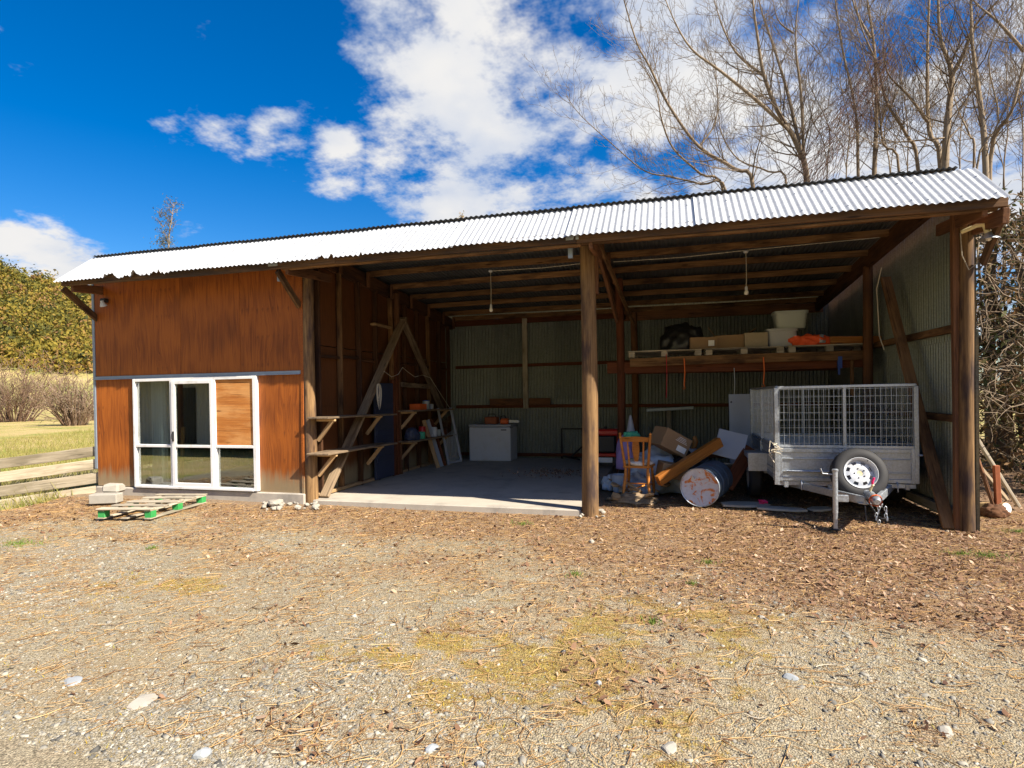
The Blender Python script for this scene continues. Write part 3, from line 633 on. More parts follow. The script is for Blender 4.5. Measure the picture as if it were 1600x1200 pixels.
# glazed door unit, proud of the plywood
GD = frommesh('glazed_door', bpy.data.meshes.new('glazed_door'), None, SH, loc=((xw0+xw1)/2, 7.58, .16))
yW = 7.585; z0, z1, zm = .165, 1.975, PY(300, 697, 7.58).z
c1, c2 = PY(272, 680, 7.58).x, PY(336, 680, 7.58).x
FR = MB()
def fr(a, b, za, zb, d=.075, y=yW): m_ = MB(); m_.box(((a+b)/2, y, (za+zb)/2), (b-a, d, zb-za)); return m_.obj('frame_bar', 'alu', GD, bevel=.004)
fr(xw0, xw0+.045, z0, z1); fr(xw1-.065, xw1, z0, z1); fr(xw0+.045, xw1-.065, z1-.045, z1); fr(xw0+.045, xw1-.065, z0, z0+.04, .1, yW-.012)
fr(c1-.045, c1-.003, z0+.04, z1-.045); fr(c1, c1+.07, z0+.04, z1-.045, .045, yW-.03)
fr(c2-.055, c2-.003, z0+.04, z1-.045, .045, yW-.03); fr(c2, c2+.04, z0+.04, z1-.045)
fr(xw0+.045, c1-.045, zm-.022, zm+.022); fr(c1+.07, c2-.055, zm-.022, zm+.022, .045, yW-.03); fr(c2+.04, xw1-.065, zm-.022, zm+.022)
fr(c1+.07, c2-.055, z0+.04, z0+.1, .045, yW-.03); fr(c1+.07, c2-.055, z1-.1, z1-.045, .045, yW-.03)
def pane(a, b, za, zb, y): m_ = MB(); m_.box(((a+b)/2, y, (za+zb)/2), (b-a, .005, zb-za)); return m_.obj('pane', 'glass', GD)
pane(xw0+.045, c1-.045, z0+.04, zm-.022, yW+.01); pane(xw0+.045, c1-.045, zm+.022, z1-.045, yW+.01)
pane(c1+.07, c2-.055, z0+.1, zm-.022, yW-.03); pane(c1+.07, c2-.055, zm+.022, z1-.1, yW-.03); pane(c2+.04, xw1-.065, z0+.04, zm-.022, yW+.01)
m_ = MB(); m_.box(((c2+xw1)/2-.012, yW-.006, (zm+z1)/2), (xw1-c2-.106, .014, z1-zm-.07)); m_ = None; beam('plywood_infill', (c2+.041, yW-.006, (zm+z1)/2-.012), (xw1-.066, yW-.006, (zm+z1)/2-.012), .014, z1-zm-.07, 'plyh', GD, bev=.001)
m_ = MB(); m_.box((c1+.035, yW-.06, 1.02), (.03, .02, .16)).box((c1+.035, yW-.075, 1.02), (.016, .03, .09)); m_.obj('latch', 'black', GD, bevel=.003)
# curtain and a plank stand inside the room
cv = []; nn = 60
for i in range(nn):
    x = xw0+.08+.34*i/(nn-1); y = 7.83+.022*math.sin(i*1.15)+.01*math.sin(i*.4)
    cv += [(x, y, .2), (x+.01*math.sin(i), y, 1.05), (x, y, 1.98)]
mb = MB(); mb.add(cv, [(i*3+k, i*3+3+k, i*3+4+k, i*3+1+k) for i in range(nn-1) for k in (0, 1)]); tag(mb.obj('curtain', 'white', None, 60), 'white curtain hanging behind the left glass door pane', 'curtain')
o = beam('timber_offcut', (xw0+.56, 7.95, .06), (xw0+.6, 7.98, 1.15), .06, .04, 'plyraw'); tag(o, 'narrow pale board standing inside behind the glass door', 'board')
# ------------------------------------------------------------------ lamps and wires
def pendant(x, y, zc, L, label):
    e = empty('pendant_bulb', (x, y, zc-L), label, 'light bulb', 'bare bulbs hanging in the bays')
    MB().lathe([(.03, -.02), (.04, 0), (.03, .015)], (x, y, zc), n=12).obj('ceiling_rose', 'white', e, 40)
    MB().tube([(x, y, zc), (x+.005, y, zc-L*.5), (x, y, zc-L+.06)], .004, 5).obj('flex', 'rope', e)
    MB().lathe([(.012, .1), (.02, .08), (.022, .045), (.018, .04)], (x, y, zc-L), n=12).obj('lamp_holder', 'white', e, 40)
    MB().lathe([(.0, -.035), (.022, -.028), (.033, -.005), (.03, .018), (.016, .042)], (x, y, zc-L), n=14).obj('bulb', 'bulb', e, 60)
    return e
p = PY(768, 437, 9.35); pendant(p.x, 9.3, zt(9.35)-.19, .66, 'bare bulb hanging on flex in the left bay'); MB().tube([(p.x, 9.3, zt(9.35)-.19), (-2, 9.31, zt(9.35)-.2), (X2-.1, 9.31, zt(9.35)-.17)], .005, 5).obj('electric_cable', 'rope', SH)
p = PY(1165, 418, 9.35); pendant(p.x, 9.3, zt(9.35)-.19, .62, 'bare bulb hanging on flex above the loft boxes'); MB().tube([(X2+.2, 9.31, zt(9.35)-.19), (.2, 9.31, zt(9.35)-.2), (p.x, 9.3, zt(9.35)-.17), (X3-.3, 9.31, zt(9.35)-.13)], .005, 5).obj('electric_cable', 'rope', SH)
lp = PY(1545, 372, 7.35); e = empty('outdoor_lamp', (lp.x, 7.35, lp.z), 'cream outdoor lamp with metal shade on the right eave bracket', 'lamp')
MB().tube([(lp.x-.19, 7.5, lp.z+.12), (lp.x-.08, 7.42, lp.z+.16), (lp.x-.03, 7.37, lp.z+.15), (lp.x, 7.35, lp.z+.04)], [.022, .024, .026, .032], 10).obj('elbow', 'cream', e, 50)
MB().lathe([(.03, .06), (.04, .045), (.05, .03), (.1, -.01), (.102, -.016), (.045, .02)], (lp.x, 7.35, lp.z), n=20).obj('shade', 'galv', e, 40); MB().lathe([(0, -.035), (.028, -.02), (.03, .01), (.02, .03)], (lp.x, 7.35, lp.z), n=12).obj('bulb', 'bulb', e, 60)
lp = PY(165, 477, 7.58); e = empty('sensor_light', (lp.x, 7.6, lp.z), 'small black and white sensor light on the top left plywood corner', 'lamp')
MB().box((lp.x-.02, 7.58, lp.z+.08), (.1, .1, .07)).obj('bracket', 'black', e, bevel=.01); MB().lathe([(.02, .09), (.03, .06), (.055, .0), (.05, -.01), (0, -.015)], (lp.x+.03, 7.52, lp.z-.02), (0, -.4, 1), 14).obj('lamp_head', 'white', e, 40)
# cable loop on right post
MB().tube([(X3-.05, YF-.13, 3.35), (X3-.04, YF-.14, 3.1), (X3+.02, YF-.15, 2.93), (X3+.1, YF-.14, 3.0), (X3+.13, YF-.13, 3.3)], .006, 5).obj('electric_cable', 'grey', SH)
MB().tube([(X3-.2, 9.55, 3.4), (X3-.25, 9.6, 3.1), (X3-.22, 9.6, 2.4), (X3-.16, 9.6, 2.2)], .008, 5).obj('electric_cable', 'rope', SH)
# ------------------------------------------------------------------ loft and its load
lp = 10.55
beam('loft_beam', (-.68, lp-.06, 2.16), (3.12, lp-.06, 2.19), .05, .15, 'purlin', SH); beam('loft_beam', (-1.1, lp+.06, 2.08), (3.2, lp+.06, 2.08), .06, .2, 'redwood', SH)
beam('loft_beam', (-.9, 12.6, 2.12), (3.2, 12.6, 2.12), .06, .2, 'redwood', SH); beam('loft_prop', (2.9, lp+.02, 1.5), (2.9, lp+.02, 2.1), .05, .05, 'purlin', SH)
for k in range(3):
    pxa = -.72+k*1.32; e = empty('loft_pallet', (pxa+.63, 11.2, 2.24), ['grey timber pallet on the loft beams under the black bag', 'grey timber pallet on the loft beams under the plastic tubs', 'grey timber pallet on the loft beams near the right wall'][k], 'pallet', 'pallets laid as a loft deck')
    for j in range(7): beam('board', (pxa, lp-.02+j*.2, 2.362), (pxa+1.27, lp-.02+j*.2, 2.362), .12, .02, 'grey', e)
    for j in range(3):
        for y in (lp, lp+.6, lp+1.2): MB().box((pxa+.07+j*.57, y, 2.304), (.11, .12, .094)).obj('block', 'grey', e, bevel=.004)
ZD = 2.375
def cbox(name, p, d, rz, mat, label, cat, flap=0, parent_=None, grp=None):
    R = Matrix.Rotation(rz, 3, 'Z'); m_ = MB(); t = .006; w, dd, h = d; c = Vector(p)
    for s in (-1, 1):
        m_.box(c+R @ Vector((s*(w/2-t/2), 0, h/2)), (t, dd, h), R); m_.box(c+R @ Vector((0, s*(dd/2-t/2), h/2)), (w-2*t, t, h), R)
    m_.box(c+Vector((0, 0, t/2)), (w-2*t, dd-2*t, t), R)
    o = m_.obj(name, mat); tag(o, label, cat, grp)
    if flap:
        for s, ang in ((-1, 2.2), (1, 2.6)):
            Rf = R @ Matrix.Rotation(s*(ang-1.57), 3, 'Y'); MB().box(c+R @ Vector((s*w/2, 0, h))+Rf @ Vector((0, 0, flap/2)), (t*.6, dd*.96, flap), Rf).obj('flap', mat, o)
    else: MB().box(c+Vector((0, 0, h+.001)), (w, dd, .004), R).obj('lid_flap', mat, o)
    return o
def at_deck(px, Y): q = PY(px, 550, Y); return Vector((q.x, Y, ZD))
o = cbox('cardboard_box', at_deck(1097, 10.85), (.46, .4, .21), .1, 'card', 'low brown cardboard box beside the black bag on the loft', 'box'); MB().box(at_deck(1112, 10.85)+Vector((-.02, -.225, .1)), (.1, .01, .1), Matrix.Rotation(.1, 3, 'Z')).obj('label', 'paper', o)
cbox('cardboard_box', at_deck(1141, 10.95), (.5, .42, .24), -.1, 'card', 'open cardboard box with raised flap in the middle of the loft', 'box', .2)
cbox('cardboard_box', at_deck(1179, 10.8), (.37, .35, .25), .03, 'cardpale', 'pale closed cardboard box left of the plastic tubs', 'box')
def tubm(name, p, w, d, h, mat, label):
    c = Vector(p); m_ = MB(); n_ = 20
    def ring(wx, wy, z): return [(c.x+wx/2*(abs(math.cos(a))**.35)*math.copysign(1, math.cos(a)), c.y+wy/2*(abs(math.sin(a))**.35)*math.copysign(1, math.sin(a)), c.z+z) for a in [(k+.5)*2*math.pi/n_ for k in range(n_)]]
    vs = ring(w*.82, d*.82, 0)+ring(w*.93, d*.93, h*.86)+ring(w, d, h*.87)+ring(w, d, h)+ring(w*.9, d*.9, h); fs = [tuple(range(n_-1, -1, -1)), tuple(range(4*n_, 5*n_))]+[(i*n_+k, i*n_+(k+1) % n_, (i+1)*n_+(k+1) % n_, (i+1)*n_+k) for i in range(4) for k in range(n_)]
    m_.add(vs, fs); o = m_.obj(name, mat, None, 40); return tag(o, label, 'plastic tub', 'plastic tubs on the loft')
q = at_deck(1220, 10.85); tubm('plastic_tub', q, .52, .4, .31, 'tubgrey', 'lower grey plastic tub of the stack on the loft'); q2 = at_deck(1234, 10.9); tubm('plastic_tub', (q2.x, q2.y, ZD+.312), .56, .42, .3, 'tub', 'cloudy plastic tub stacked on top of another on the loft')
def lump(name, c, size, mat, label, cat, seed=0, n=26, crease=.25, par=None, flat=.0):
    rr = np.random.default_rng(seed); bm = bmesh.new(); bmesh.ops.create_icosphere(bm, subdivisions=4, radius=1)
    for v in bm.verts:
        a = np.array([v.co.x*2.3+seed*3.1+9, v.co.y*2.3+v.co.z*1.7+20]); k = 1+crease*(float(fbm(a[:1]*1.6, a[1:]*1.6, 4)[0])-.5)*2
        k += crease*.3*(abs(float(fbm(a[:1]*3.3+7, a[1:]*3.3+v.co.x, 3)[0])-.5)*2-.4)
        z = v.co.z*k; z = max(z, -.35) if not flat else max(z, -.1)
        v.co = (v.co.x*k*size[0]/2, v.co.y*k*size[1]/2, (z+(.35 if not flat else .1))*size[2]/1.35)
    me = bpy.data.meshes.new(name); bm.to_mesh(me); bm.free(); me.shade_smooth()
    o = frommesh(name, me, mat, par, loc=Vector(c)); return tag(o, label, cat) if label else o
lump('rubbish_bag', at_deck(1066, 11.0), (.8, .55, .52), 'blackbag', 'crumpled black bag at the left end of the loft', 'bag', 3, crease=.3)
o = lump('safety_vest', at_deck(1263, 10.7), (.62, .35, .2), 'hivis', 'bright orange safety vest bundled on the loft edge', 'clothing', 5, crease=.5); lump('reflective_band', at_deck(1280, 10.68)+Vector((0, -.06, .03)), (.16, .2, .15), 'tubgrey', None, None, 8, par=o)
o = beam('brown_board', PY(1290, 541, 10.75), PY(1388, 540, 10.75), .25, .12, 'varnish'); o.location.z = ZD+.065; tag(o, 'long brown timber board lying on the loft by the right wall', 'board')
def strap(name, px, y0, y1, mat, label, hook=True, w=.012):
    a = PY(px, y0, lp-.12); b = PY(px, y1, lp-.12); m_ = MB(); m_.tube([a, (a+b)/2+Vector((.012, 0, 0)), b], w/2, 6)
    if hook: m_.tube([b, b+Vector((.02, 0, -.03)), b+Vector((.0, 0, -.06)), b+Vector((-.025, 0, -.03))], .007, 6)
    return tag(m_.obj(name, mat, None, 50), label, 'strap')
strap('hanging_strap', 1041, 553, 622, 'ropered', 'thin red cord hanging from the left end of the loft', False, .01); strap('hanging_strap', 1069, 560, 603, 'ropeorange', 'orange strap with hook hanging left of the middle of the loft', True, .022)
strap('hanging_strap', 1193, 558, 600, 'ropeorange', 'orange strap hanging from the loft just above the trailer cage', True, .022); strap('hanging_wire', 1147, 575, 618, 'galv', 'thin metal rod hanging from the loft over the white panel', False, .01)
m_ = MB(); q = PY(1313, 566, lp-.1); m_.box((q.x, lp-.06, q.z), (.06, .065, .19)).box((q.x-.02, lp-.1, q.z-.13), (.03, .01, .14)); tag(m_.obj('blue_strap', 'blue'), 'blue strap wrapped round the loft beam near its right end', 'strap')
# ------------------------------------------------------------------ left bay contents
e = empty('chest_freezer', (-4.13, 13.2, .055), 'white chest freezer standing against the corrugated back wall', 'freezer')
MB().box((-4.13, 13.23, .46), (1.03, .6, .8)).obj('cabinet', 'white', e, bevel=.015); MB().box((-4.13, 13.23, .9), (1.05, .62, .06)).obj('lid', 'tubgrey', e, bevel=.015); MB().box((-3.78, 12.926, .8), (.13, .008, .025)).obj('badge', 'black', e)
for k in range(3): MB().box((-4.5+k*.36, 13.2, .058), (.05, .4, .01)).obj('foot', 'black', e)
e = empty('tool_case', (-4.12, 13.1, .93), 'dark red tool case with handle on the freezer lid', 'tool case'); MB().box((-4.12, 13.1, 1.02), (.3, .24, .17)).obj('body', 'rust', e, bevel=.02); MB().tube([(-4.22, 13.1, 1.1), (-4.2, 13.1, 1.17), (-4.04, 13.1, 1.17), (-4.02, 13.1, 1.1)], .012, 8).obj('handle', 'black', e)
e = empty('chainsaw', (-3.74, 13.1, .93), 'orange and black chainsaw lying on the freezer lid', 'chainsaw'); MB().box((-3.8, 13.1, 1.0), (.2, .2, .13)).obj('motor', 'orange', e, bevel=.03); MB().prism([(-3.71, 13.1, .96), (-3.46, 13.1, .965), (-3.44, 13.1, .99), (-3.46, 13.1, 1.02), (-3.71, 13.1, 1.03)], (0, .012, 0)).obj('guide_bar', 'galv', e); MB().tube([(-3.88, 13.02, 1.03), (-3.86, 13.0, 1.12), (-3.78, 13.02, 1.13), (-3.73, 13.06, 1.05)], .012, 8).obj('handle', 'black', e)
# old window sash leaning
a, b = Vector((-4.85, 12.12, .06)), Vector((-4.73, 12.62, .06)); upv = Vector((-.3, .12, 1.28))
e = empty('window_sash', (a+b)/2, 'old grey two-pane window sash leaning beside the freezer', 'window')
for p, q in ((a, a+upv), (b, b+upv)): beam('stile', p, q, .06, .045, 'tubgrey', e, up=(1, 0, 0))
for t in (.03, .5, .97): beam('rail', a+upv*t, b+upv*t, .05, .045, 'tubgrey', e)
for t0, t1 in ((.05, .48), (.52, .95)): m_ = MB(); m_.add([a+upv*t0, b+upv*t0, b+upv*t1, a+upv*t1], [(0, 1, 2, 3)]); m_.obj('pane', 'glass', e)
for k, (y, mt) in enumerate(((11.55, 'pine'), (11.75, 'whiteboard'), (11.93, 'redwood'))):
    o = beam('leaning_plank', (X1+.5, y, .06), (X1+.22, y-.1, 1.1), .09, .02, mt, up=(0, 1, 0)); tag(o, ['pale narrow plank leaning under the far wall shelves', 'white narrow plank leaning between two others by the wall shelves', 'red brown plank leaning next to the old window sash'][k], 'plank')
def on(px, z, Y): q = PX(px, 640, X1+.3); return Vector((X1+.28, Y, z))
e = empty('orange_crate', (X1+.28, 11.05, 1.335), 'orange plastic crate on the far upper wall shelf', 'crate')
for dx, dy, sx, sy_ in ((-.11, 0, .012, .34), (.11, 0, .012, .34), (0, -.17, .23, .012), (0, .17, .23, .012)): MB().box((X1+.28+dx, 11.05+dy, 1.4), (sx, sy_, .12)).obj('side', 'orange', e)
MB().box((X1+.28, 11.05, 1.343), (.21, .33, .012)).obj('base', 'orange', e)
def can(name, c, r, h, mat, label, cat, lid=None):
    e = MB().lathe([(r*.96, 0), (r, .01), (r, h*.9), (r*.93, h*.93)], c, n=18).obj(name, mat, None, 40); tag(e, label, cat)
    MB().lathe([(r*.98, h*.93), (r*.98, h), (r*.85, h+.004)], c, n=18).obj('lid', lid or mat, e, 40); return e
can('paint_tub', (X1+.3, 11.4, 1.33), .075, .2, 'tub', 'white tub with blue lid on the far upper wall shelf', 'tub', 'blue'); can('glass_jar', (X1+.3, 11.7, 1.325), .045, .12, 'tubgrey', 'small grey jar right of the white tub on the shelf', 'jar')
can('paint_tub', (X1+.3, 11.05, .72), .12, .15, 'cloth_green', 'pale green tub on the far lower wall shelf', 'tub'); can('paint_tub', (X1+.32, 11.75, .71), .08, .22, 'white', 'white container at the right end of the lower wall shelf', 'tub'); can('paint_tub', (X1+.32, 12.0, .71), .06, .15, 'tub', 'small cloudy jar beside the white container on the lower shelf', 'jar'); can('paint_tub', (X1+.2, 11.4, .715), .08, .25, 'red', 'red tin behind the tubs on the lower wall shelf', 'tin')
lump('shelf_bag', (X1+.3, 10.7, .73), (.3, .34, .26), 'navy', 'dark blue bag slumped on the far lower wall shelf', 'bag', 21)
# ropes
m_ = MB(); c = PX(592, 612, X1+.27)
for k in range(7):
    r = .07+.008*k; m_.tube([c+Vector((.01*math.sin(k+j), r*.62*math.sin(j*.5236)+.008*k-.03, r*2.0*math.cos(j*.5236)-.015*k)) for j in range(13)], .005, 5, False)
tag(m_.obj('rope_coil', 'rope', None, 50), 'white rope coil hung on the diagonal brace above the shelves', 'rope')
pts = [PX(x, y, X1+.26) for x, y in ((600, 580), (612, 589), (622, 585), (629, 574), (637, 581), (648, 589), (660, 586), (672, 590), (690, 618), (706, 643))]
tag(MB().tube(pts, .005, 5).obj('slack_rope', 'rope', None, 50), 'thin pale rope slung across the two diagonal braces', 'rope')
# black steel frame and dirt on the slab
e = empty('trestle_stand', (-2.4, 12.9, .055), 'black steel tube stand near the corrugated back wall', 'stand')
A_ = PZ(878, 716, .06); B_ = Vector((A_.x+.75, A_.y, .06)); h = .72
MB().tube([A_, A_+Vector((0, 0, h)), B_+Vector((0, 0, h)), B_], .024, 8).obj('hoop', 'steelblk', e, 40); MB().tube([A_+Vector((.02, -.0, .06)), A_+Vector((.5, -.45, .03))], .02, 8).obj('foot', 'steelblk', e); MB().tube([B_+Vector((0, 0, .5)), A_+Vector((.25, -.35, .05))], .02, 8).obj('stay', 'steelblk', e)
X = RNG.normal(-2.25, .35, 500); Y = RNG.normal(11.2, .35, 500); blades('sweepings', X, Y, np.abs(RNG.normal(.012, .01, 500))+.004, 'leafdry', 'dark leaf sweepings lying on the concrete floor', 'leaf litter', wd=.014, z=np.full(500, .057))
# red generator
gx, gy = -1.15, 12.2
e = empty('generator', (gx, gy, 0), 'red framed generator standing behind the middle pole', 'generator')
gq = PZ(945, 728, 0); gx, gy = PY(947, 700, 12.0).x, 12.0; e.location = (gx, gy, 0); WM.pop(e.name, None)
for s in (-1, 1):
    for t in (-1, 1): MB().tube([(gx+s*.26, gy+t*.2, .15), (gx+s*.26, gy+t*.2, .8)], .02, 8).obj('frame_post', 'red', e)
MB().box((gx, gy, .82), (.56, .46, .12)).obj('tank', 'red', e, bevel=.03); MB().box((gx, gy, .36), (.56, .46, .06)).obj('base_rail', 'red', e, bevel=.01); MB().box((gx, gy, .58), (.42, .36, .36)).obj('engine', 'black', e, bevel=.03); MB().box((gx, gy-.235, .26), (.3, .01, .1)).obj('plate', 'paper', e); MB().lathe([(.03, 0), (.035, .05), (.0, .055)], (gx, gy, .88), n=12).obj('fuel_cap', 'black', e, 40)
for s in (-1, 1): MB().lathe([(.05, -.04), (.13, -.04), (.14, 0), (.13, .04), (.05, .04)], (gx+s*.28, gy+.1, .14), (1, 0, 0), 20).obj('wheel', 'rubber', e, 40)
# ------------------------------------------------------------------ right bay clutter
# wooden chair seen from behind
def chair(c, rz):
    R = Matrix.Rotation(rz, 3, 'Z'); c = Vector(c); e = empty('wooden_chair', c, 'varnished wooden spindle back chair with checked cushion beside the middle pole', 'chair'); g = lambda x, y, z: c+R @ Vector((x, y, z))
    m_ = MB(); m_.prism([g(-.2, -.2, .43), g(.2, -.2, .43), g(.225, .2, .43), g(-.225, .2, .43)], (0, 0, .035)); m_.obj('seat', 'varnish', e, bevel=.008)
    for s in (-1, 1):
        MB().tube([g(s*.2, -.24, 0), g(s*.185, -.2, .15), g(s*.17, -.17, .3), g(s*.165, -.16, .43)], [.016, .024, .026, .02], 10).obj('leg', 'varnish', e, 50); MB().tube([g(s*.2, .22, 0), g(s*.19, .19, .2), g(s*.175, .17, .43)], [.016, .025, .02], 10).obj('leg', 'varnish', e, 50)
        MB().tube([g(s*.175, -.18, .46), g(s*.19, -.205, .6), g(s*.205, -.235, .75), g(s*.225, -.265, .93)], [.02, .022, .02, .02], 10).obj('back_post', 'varnish', e, 50); MB().lathe([(.0, .04), (.016, .032), (.022, .015), (.012, 0), (.02, -.01)], g(s*.226, -.268, .935), n=12).obj('finial', 'varnish', e, 60)
        MB().tube([g(s*.105, -.185, .46), g(s*.11, -.21, .62), g(s*.12, -.24, .84)], [.013, .017, .012], 8).obj('spindle', 'varnish', e, 50); MB().tube([g(s*.195, -.22, .17), g(s*.19, .2, .17)], .011, 8).obj('stretcher', 'varnish', e)
    MB().tube([g(-.19, 0, .17), g(.19, 0, .17)], .011, 8).obj('stretcher', 'varnish', e)
    z = [(.46, .032), (.55, .03), (.62, .045), (.72, .055), (.8, .05), (.85, .045)]; yb = lambda h: -.17-.2*(h-.46)
    poly = [g(w, yb(h), h) for h, w in z]+[g(-w, yb(h), h) for h, w in reversed(z)]; MB().prism(poly, R @ Vector((0, .016, 0))).obj('splat', 'varnish', e)
    poly = [g(-.22, -.245, .83), g(.22, -.245, .83), g(.225, -.26, .9), (g(0, -.262, .915)), g(-.225, -.26, .9)]; MB().prism(poly, R @ Vector((0, .022, 0))).obj('top_rail', 'varnish', e, bevel=.003)
    o = lump('cushion', g(0, .0, .468), (.44, .42, .1), 'cushion', None, None, 9, par=e, crease=.1); return e
ch = PZ(998, 772, 0.0); chair((PY(998, 770, 8.95).x, 9.0, .05), -.12)
def pt(px, py, Y): return PY(px, py, Y)
q = pt(985, 648, 10.5); m_ = MB().lathe([(.0, 0), (.02, -.02), (.1, -.42), (.11, -.46), (.14, -.47), (.14, -.5)], q, n=18); o = m_.obj('plastic_cone', 'tubgrey', None, 40); tag(o, 'grey plastic cone standing on the bundle behind the chair', 'cone')
o = lump('cloth_bundle', (pt(980, 700, 10.2).x, 10.2, .3), (.42, .5, .62), 'cloth_purple', 'purple striped cloth bundle piled behind the chair', 'clothes', 14, crease=.2); lump('green_cloth', (pt(986, 680, 10.0).x, 10.05, .84), (.26, .24, .12), 'cloth_green', 'small green cloth on top of the purple bundle', 'cloth', 15, crease=.5)
lump('storage_heap', (pt(985, 700, 10.2).x, 10.2, 0), (.5, .5, .42), 'blackbag', 'dark bag under the purple cloth bundle', 'bag', 17)
lump('plastic_heap', (pt(1042, 735, 9.8).x, 9.9, 0), (1.25, .9, .72), 'plasticsheet', 'heap of pale blue plastic sheeting behind the steel drum', 'plastic sheet', 24, crease=.55)
lump('plastic_scrap', (pt(1000, 755, 9.4).x, 9.45, 0), (.7, .45, .3), 'plasticsheet', 'crumpled plastic sheet on the ground under the chair', 'plastic sheet', 25, crease=.6); lump('plastic_bag', (pt(956, 750, 9.7).x, 9.7, 0), (.3, .3, .24), 'plasticsheet', 'small plastic bag on the ground right of the middle pole', 'plastic bag', 26, crease=.5)
q = PZ(969, 768, .0); m_ = MB().lathe([(.0, .005), (.105, .005), (.11, 0), (.14, .26), (.15, .265), (.15, .28), (.135, .28), (.1, .02)], (q.x, q.y, 0), n=20); o = m_.obj('bucket', 'plasticsheet', None, 40); tag(o, 'pale blue bucket standing left of the chair legs', 'bucket')
# tilted cardboard box
bc = pt(1047, 690, 9.5); R = Matrix.Rotation(.55, 3, 'Y') @ Matrix.Rotation(.5, 3, 'Z') @ Matrix.Rotation(-.25, 3, 'X')
o = MB().box(bc, (.5, .38, .3), R).obj('cardboard_box', 'card', None, bevel=.004); tag(o, 'tilted brown cardboard box on top of the plastic heap', 'box'); MB().box(bc+R @ Vector((.12, -.193, -.06)), (.17, .004, .09), R).obj('label', 'paper', o)
for k in range(4): MB().box(bc+R @ Vector((.07, -.194, .04+.022*k)), (.22-.03*k, .004, .006), R).obj('print_line', 'paper', o)
o = MB().box(pt(1050, 735, 9.2), (.4, .3, .22), Matrix.Rotation(.2, 3, 'Y') @ Matrix.Rotation(.3, 3, 'Z')).obj('cardboard_box', 'card', None, bevel=.004); tag(o, 'half buried cardboard box between the chair and the leaning timber', 'box')
q = pt(1083, 700, 10.2); m_ = MB().tube([q+Vector((-.06, 0, -.25)), q+Vector((.0, .02, -.05)), q+Vector((.04, .02, .12)), q+Vector((.02, .02, .2))], [.03, .04, .05, .03], 8); tag(m_.obj('chair_back_piece', 'varnish', None, 50), 'curved brown chair back piece sticking out of the heap', 'furniture')
lump('dark_tarp', (pt(1075, 720, 9.5).x, 9.6, .25), (.7, .45, .4), 'blackbag', 'black tarpaulin fold lying on the heap above the drum', 'tarpaulin', 31, crease=.4)
o = beam('timber_beam', pt(1028, 752, 8.75), pt(1125, 690, 9.35), .1, .15, 'varnish'); tag(o, 'reddish timber beam leaning over the heap behind the drum', 'timber')
# drum
dc = pt(1093, 758, 8.45); dc.z = .27; ax = Vector((.28, .92, .02)).normalized(); e = empty('steel_drum', (dc.x, dc.y, 0), 'blue steel drum lying on its side with rusty pale end', 'drum')
MB().lathe([(.262, .012), (.272, .0), (.272, .015), (.264, .03), (.264, .28), (.273, .29), (.264, .3), (.264, .58), (.273, .59), (.264, .6), (.264, .86), (.272, .875), (.272, .89), (.0, .88)], dc, ax, 40).obj('body', 'drum', e, 35)
m_ = MB().lathe([(.0, .02), (.235, .02), (.25, .012), (.262, .013)], dc, ax, 40); m_.obj('end', 'drumend', e, 40); MB().lathe([(.262, .004), (.27, -.004), (.276, .002), (.274, .012)], dc, ax, 40).obj('rim', 'galv', e, 40); MB().lathe([(.0, .002), (.02, .002), (.022, .02)], dc+Vector((-.09, 0, .13)), ax, 12).obj('bung', 'galv', e, 40)
# white boards and plank
Rb = Matrix.Rotation(-.12, 3, 'X'); q = pt(1159, 660, 11.0); e = MB().box((q.x, 11.0, .95), (.42, .02, 1.25), Rb).obj('cabinet_panel', 'whiteboard', None, bevel=.003); tag(e, 'tall white cabinet panel with black fittings standing behind the drum', 'panel')
for s in (-1, 1):
    for z in (.48, -.08, -.5): MB().lathe([(.016, 0), (.016, .012), (0, .014)], Vector((q.x, 11.0, .95))+Rb @ Vector((s*.17, -.01, z)), Rb @ Vector((0, -1, 0)), 10).obj('fitting', 'black', e)
Rb = Matrix.Rotation(-.5, 3, 'X') @ Matrix.Rotation(.28, 3, 'Y'); o = MB().box(pt(1141, 695, 9.6), (.44, .02, .46), Rb).obj('white_board', 'whiteboard', None, bevel=.003); tag(o, 'square white board tilted on top of the steel drum', 'panel')
o = beam('dark_plank', pt(1135, 762, 9.2), pt(1174, 700, 9.6), .2, .03, 'redwood', up=(0, -1, .3)); tag(o, 'dark red brown plank leaning between drum and trailer', 'plank')
o = beam('metal_flashing', pt(1010, 641, 13.5), pt(1084, 637, 13.5), .08, .07, 'flash'); tag(o, 'short blue grey metal strip lying on the back wall girt', 'metal strip')
beam('stud', pt(1045, 640, 13.62), pt(1045, 690, 13.62), .1, .05, 'grey', SH)
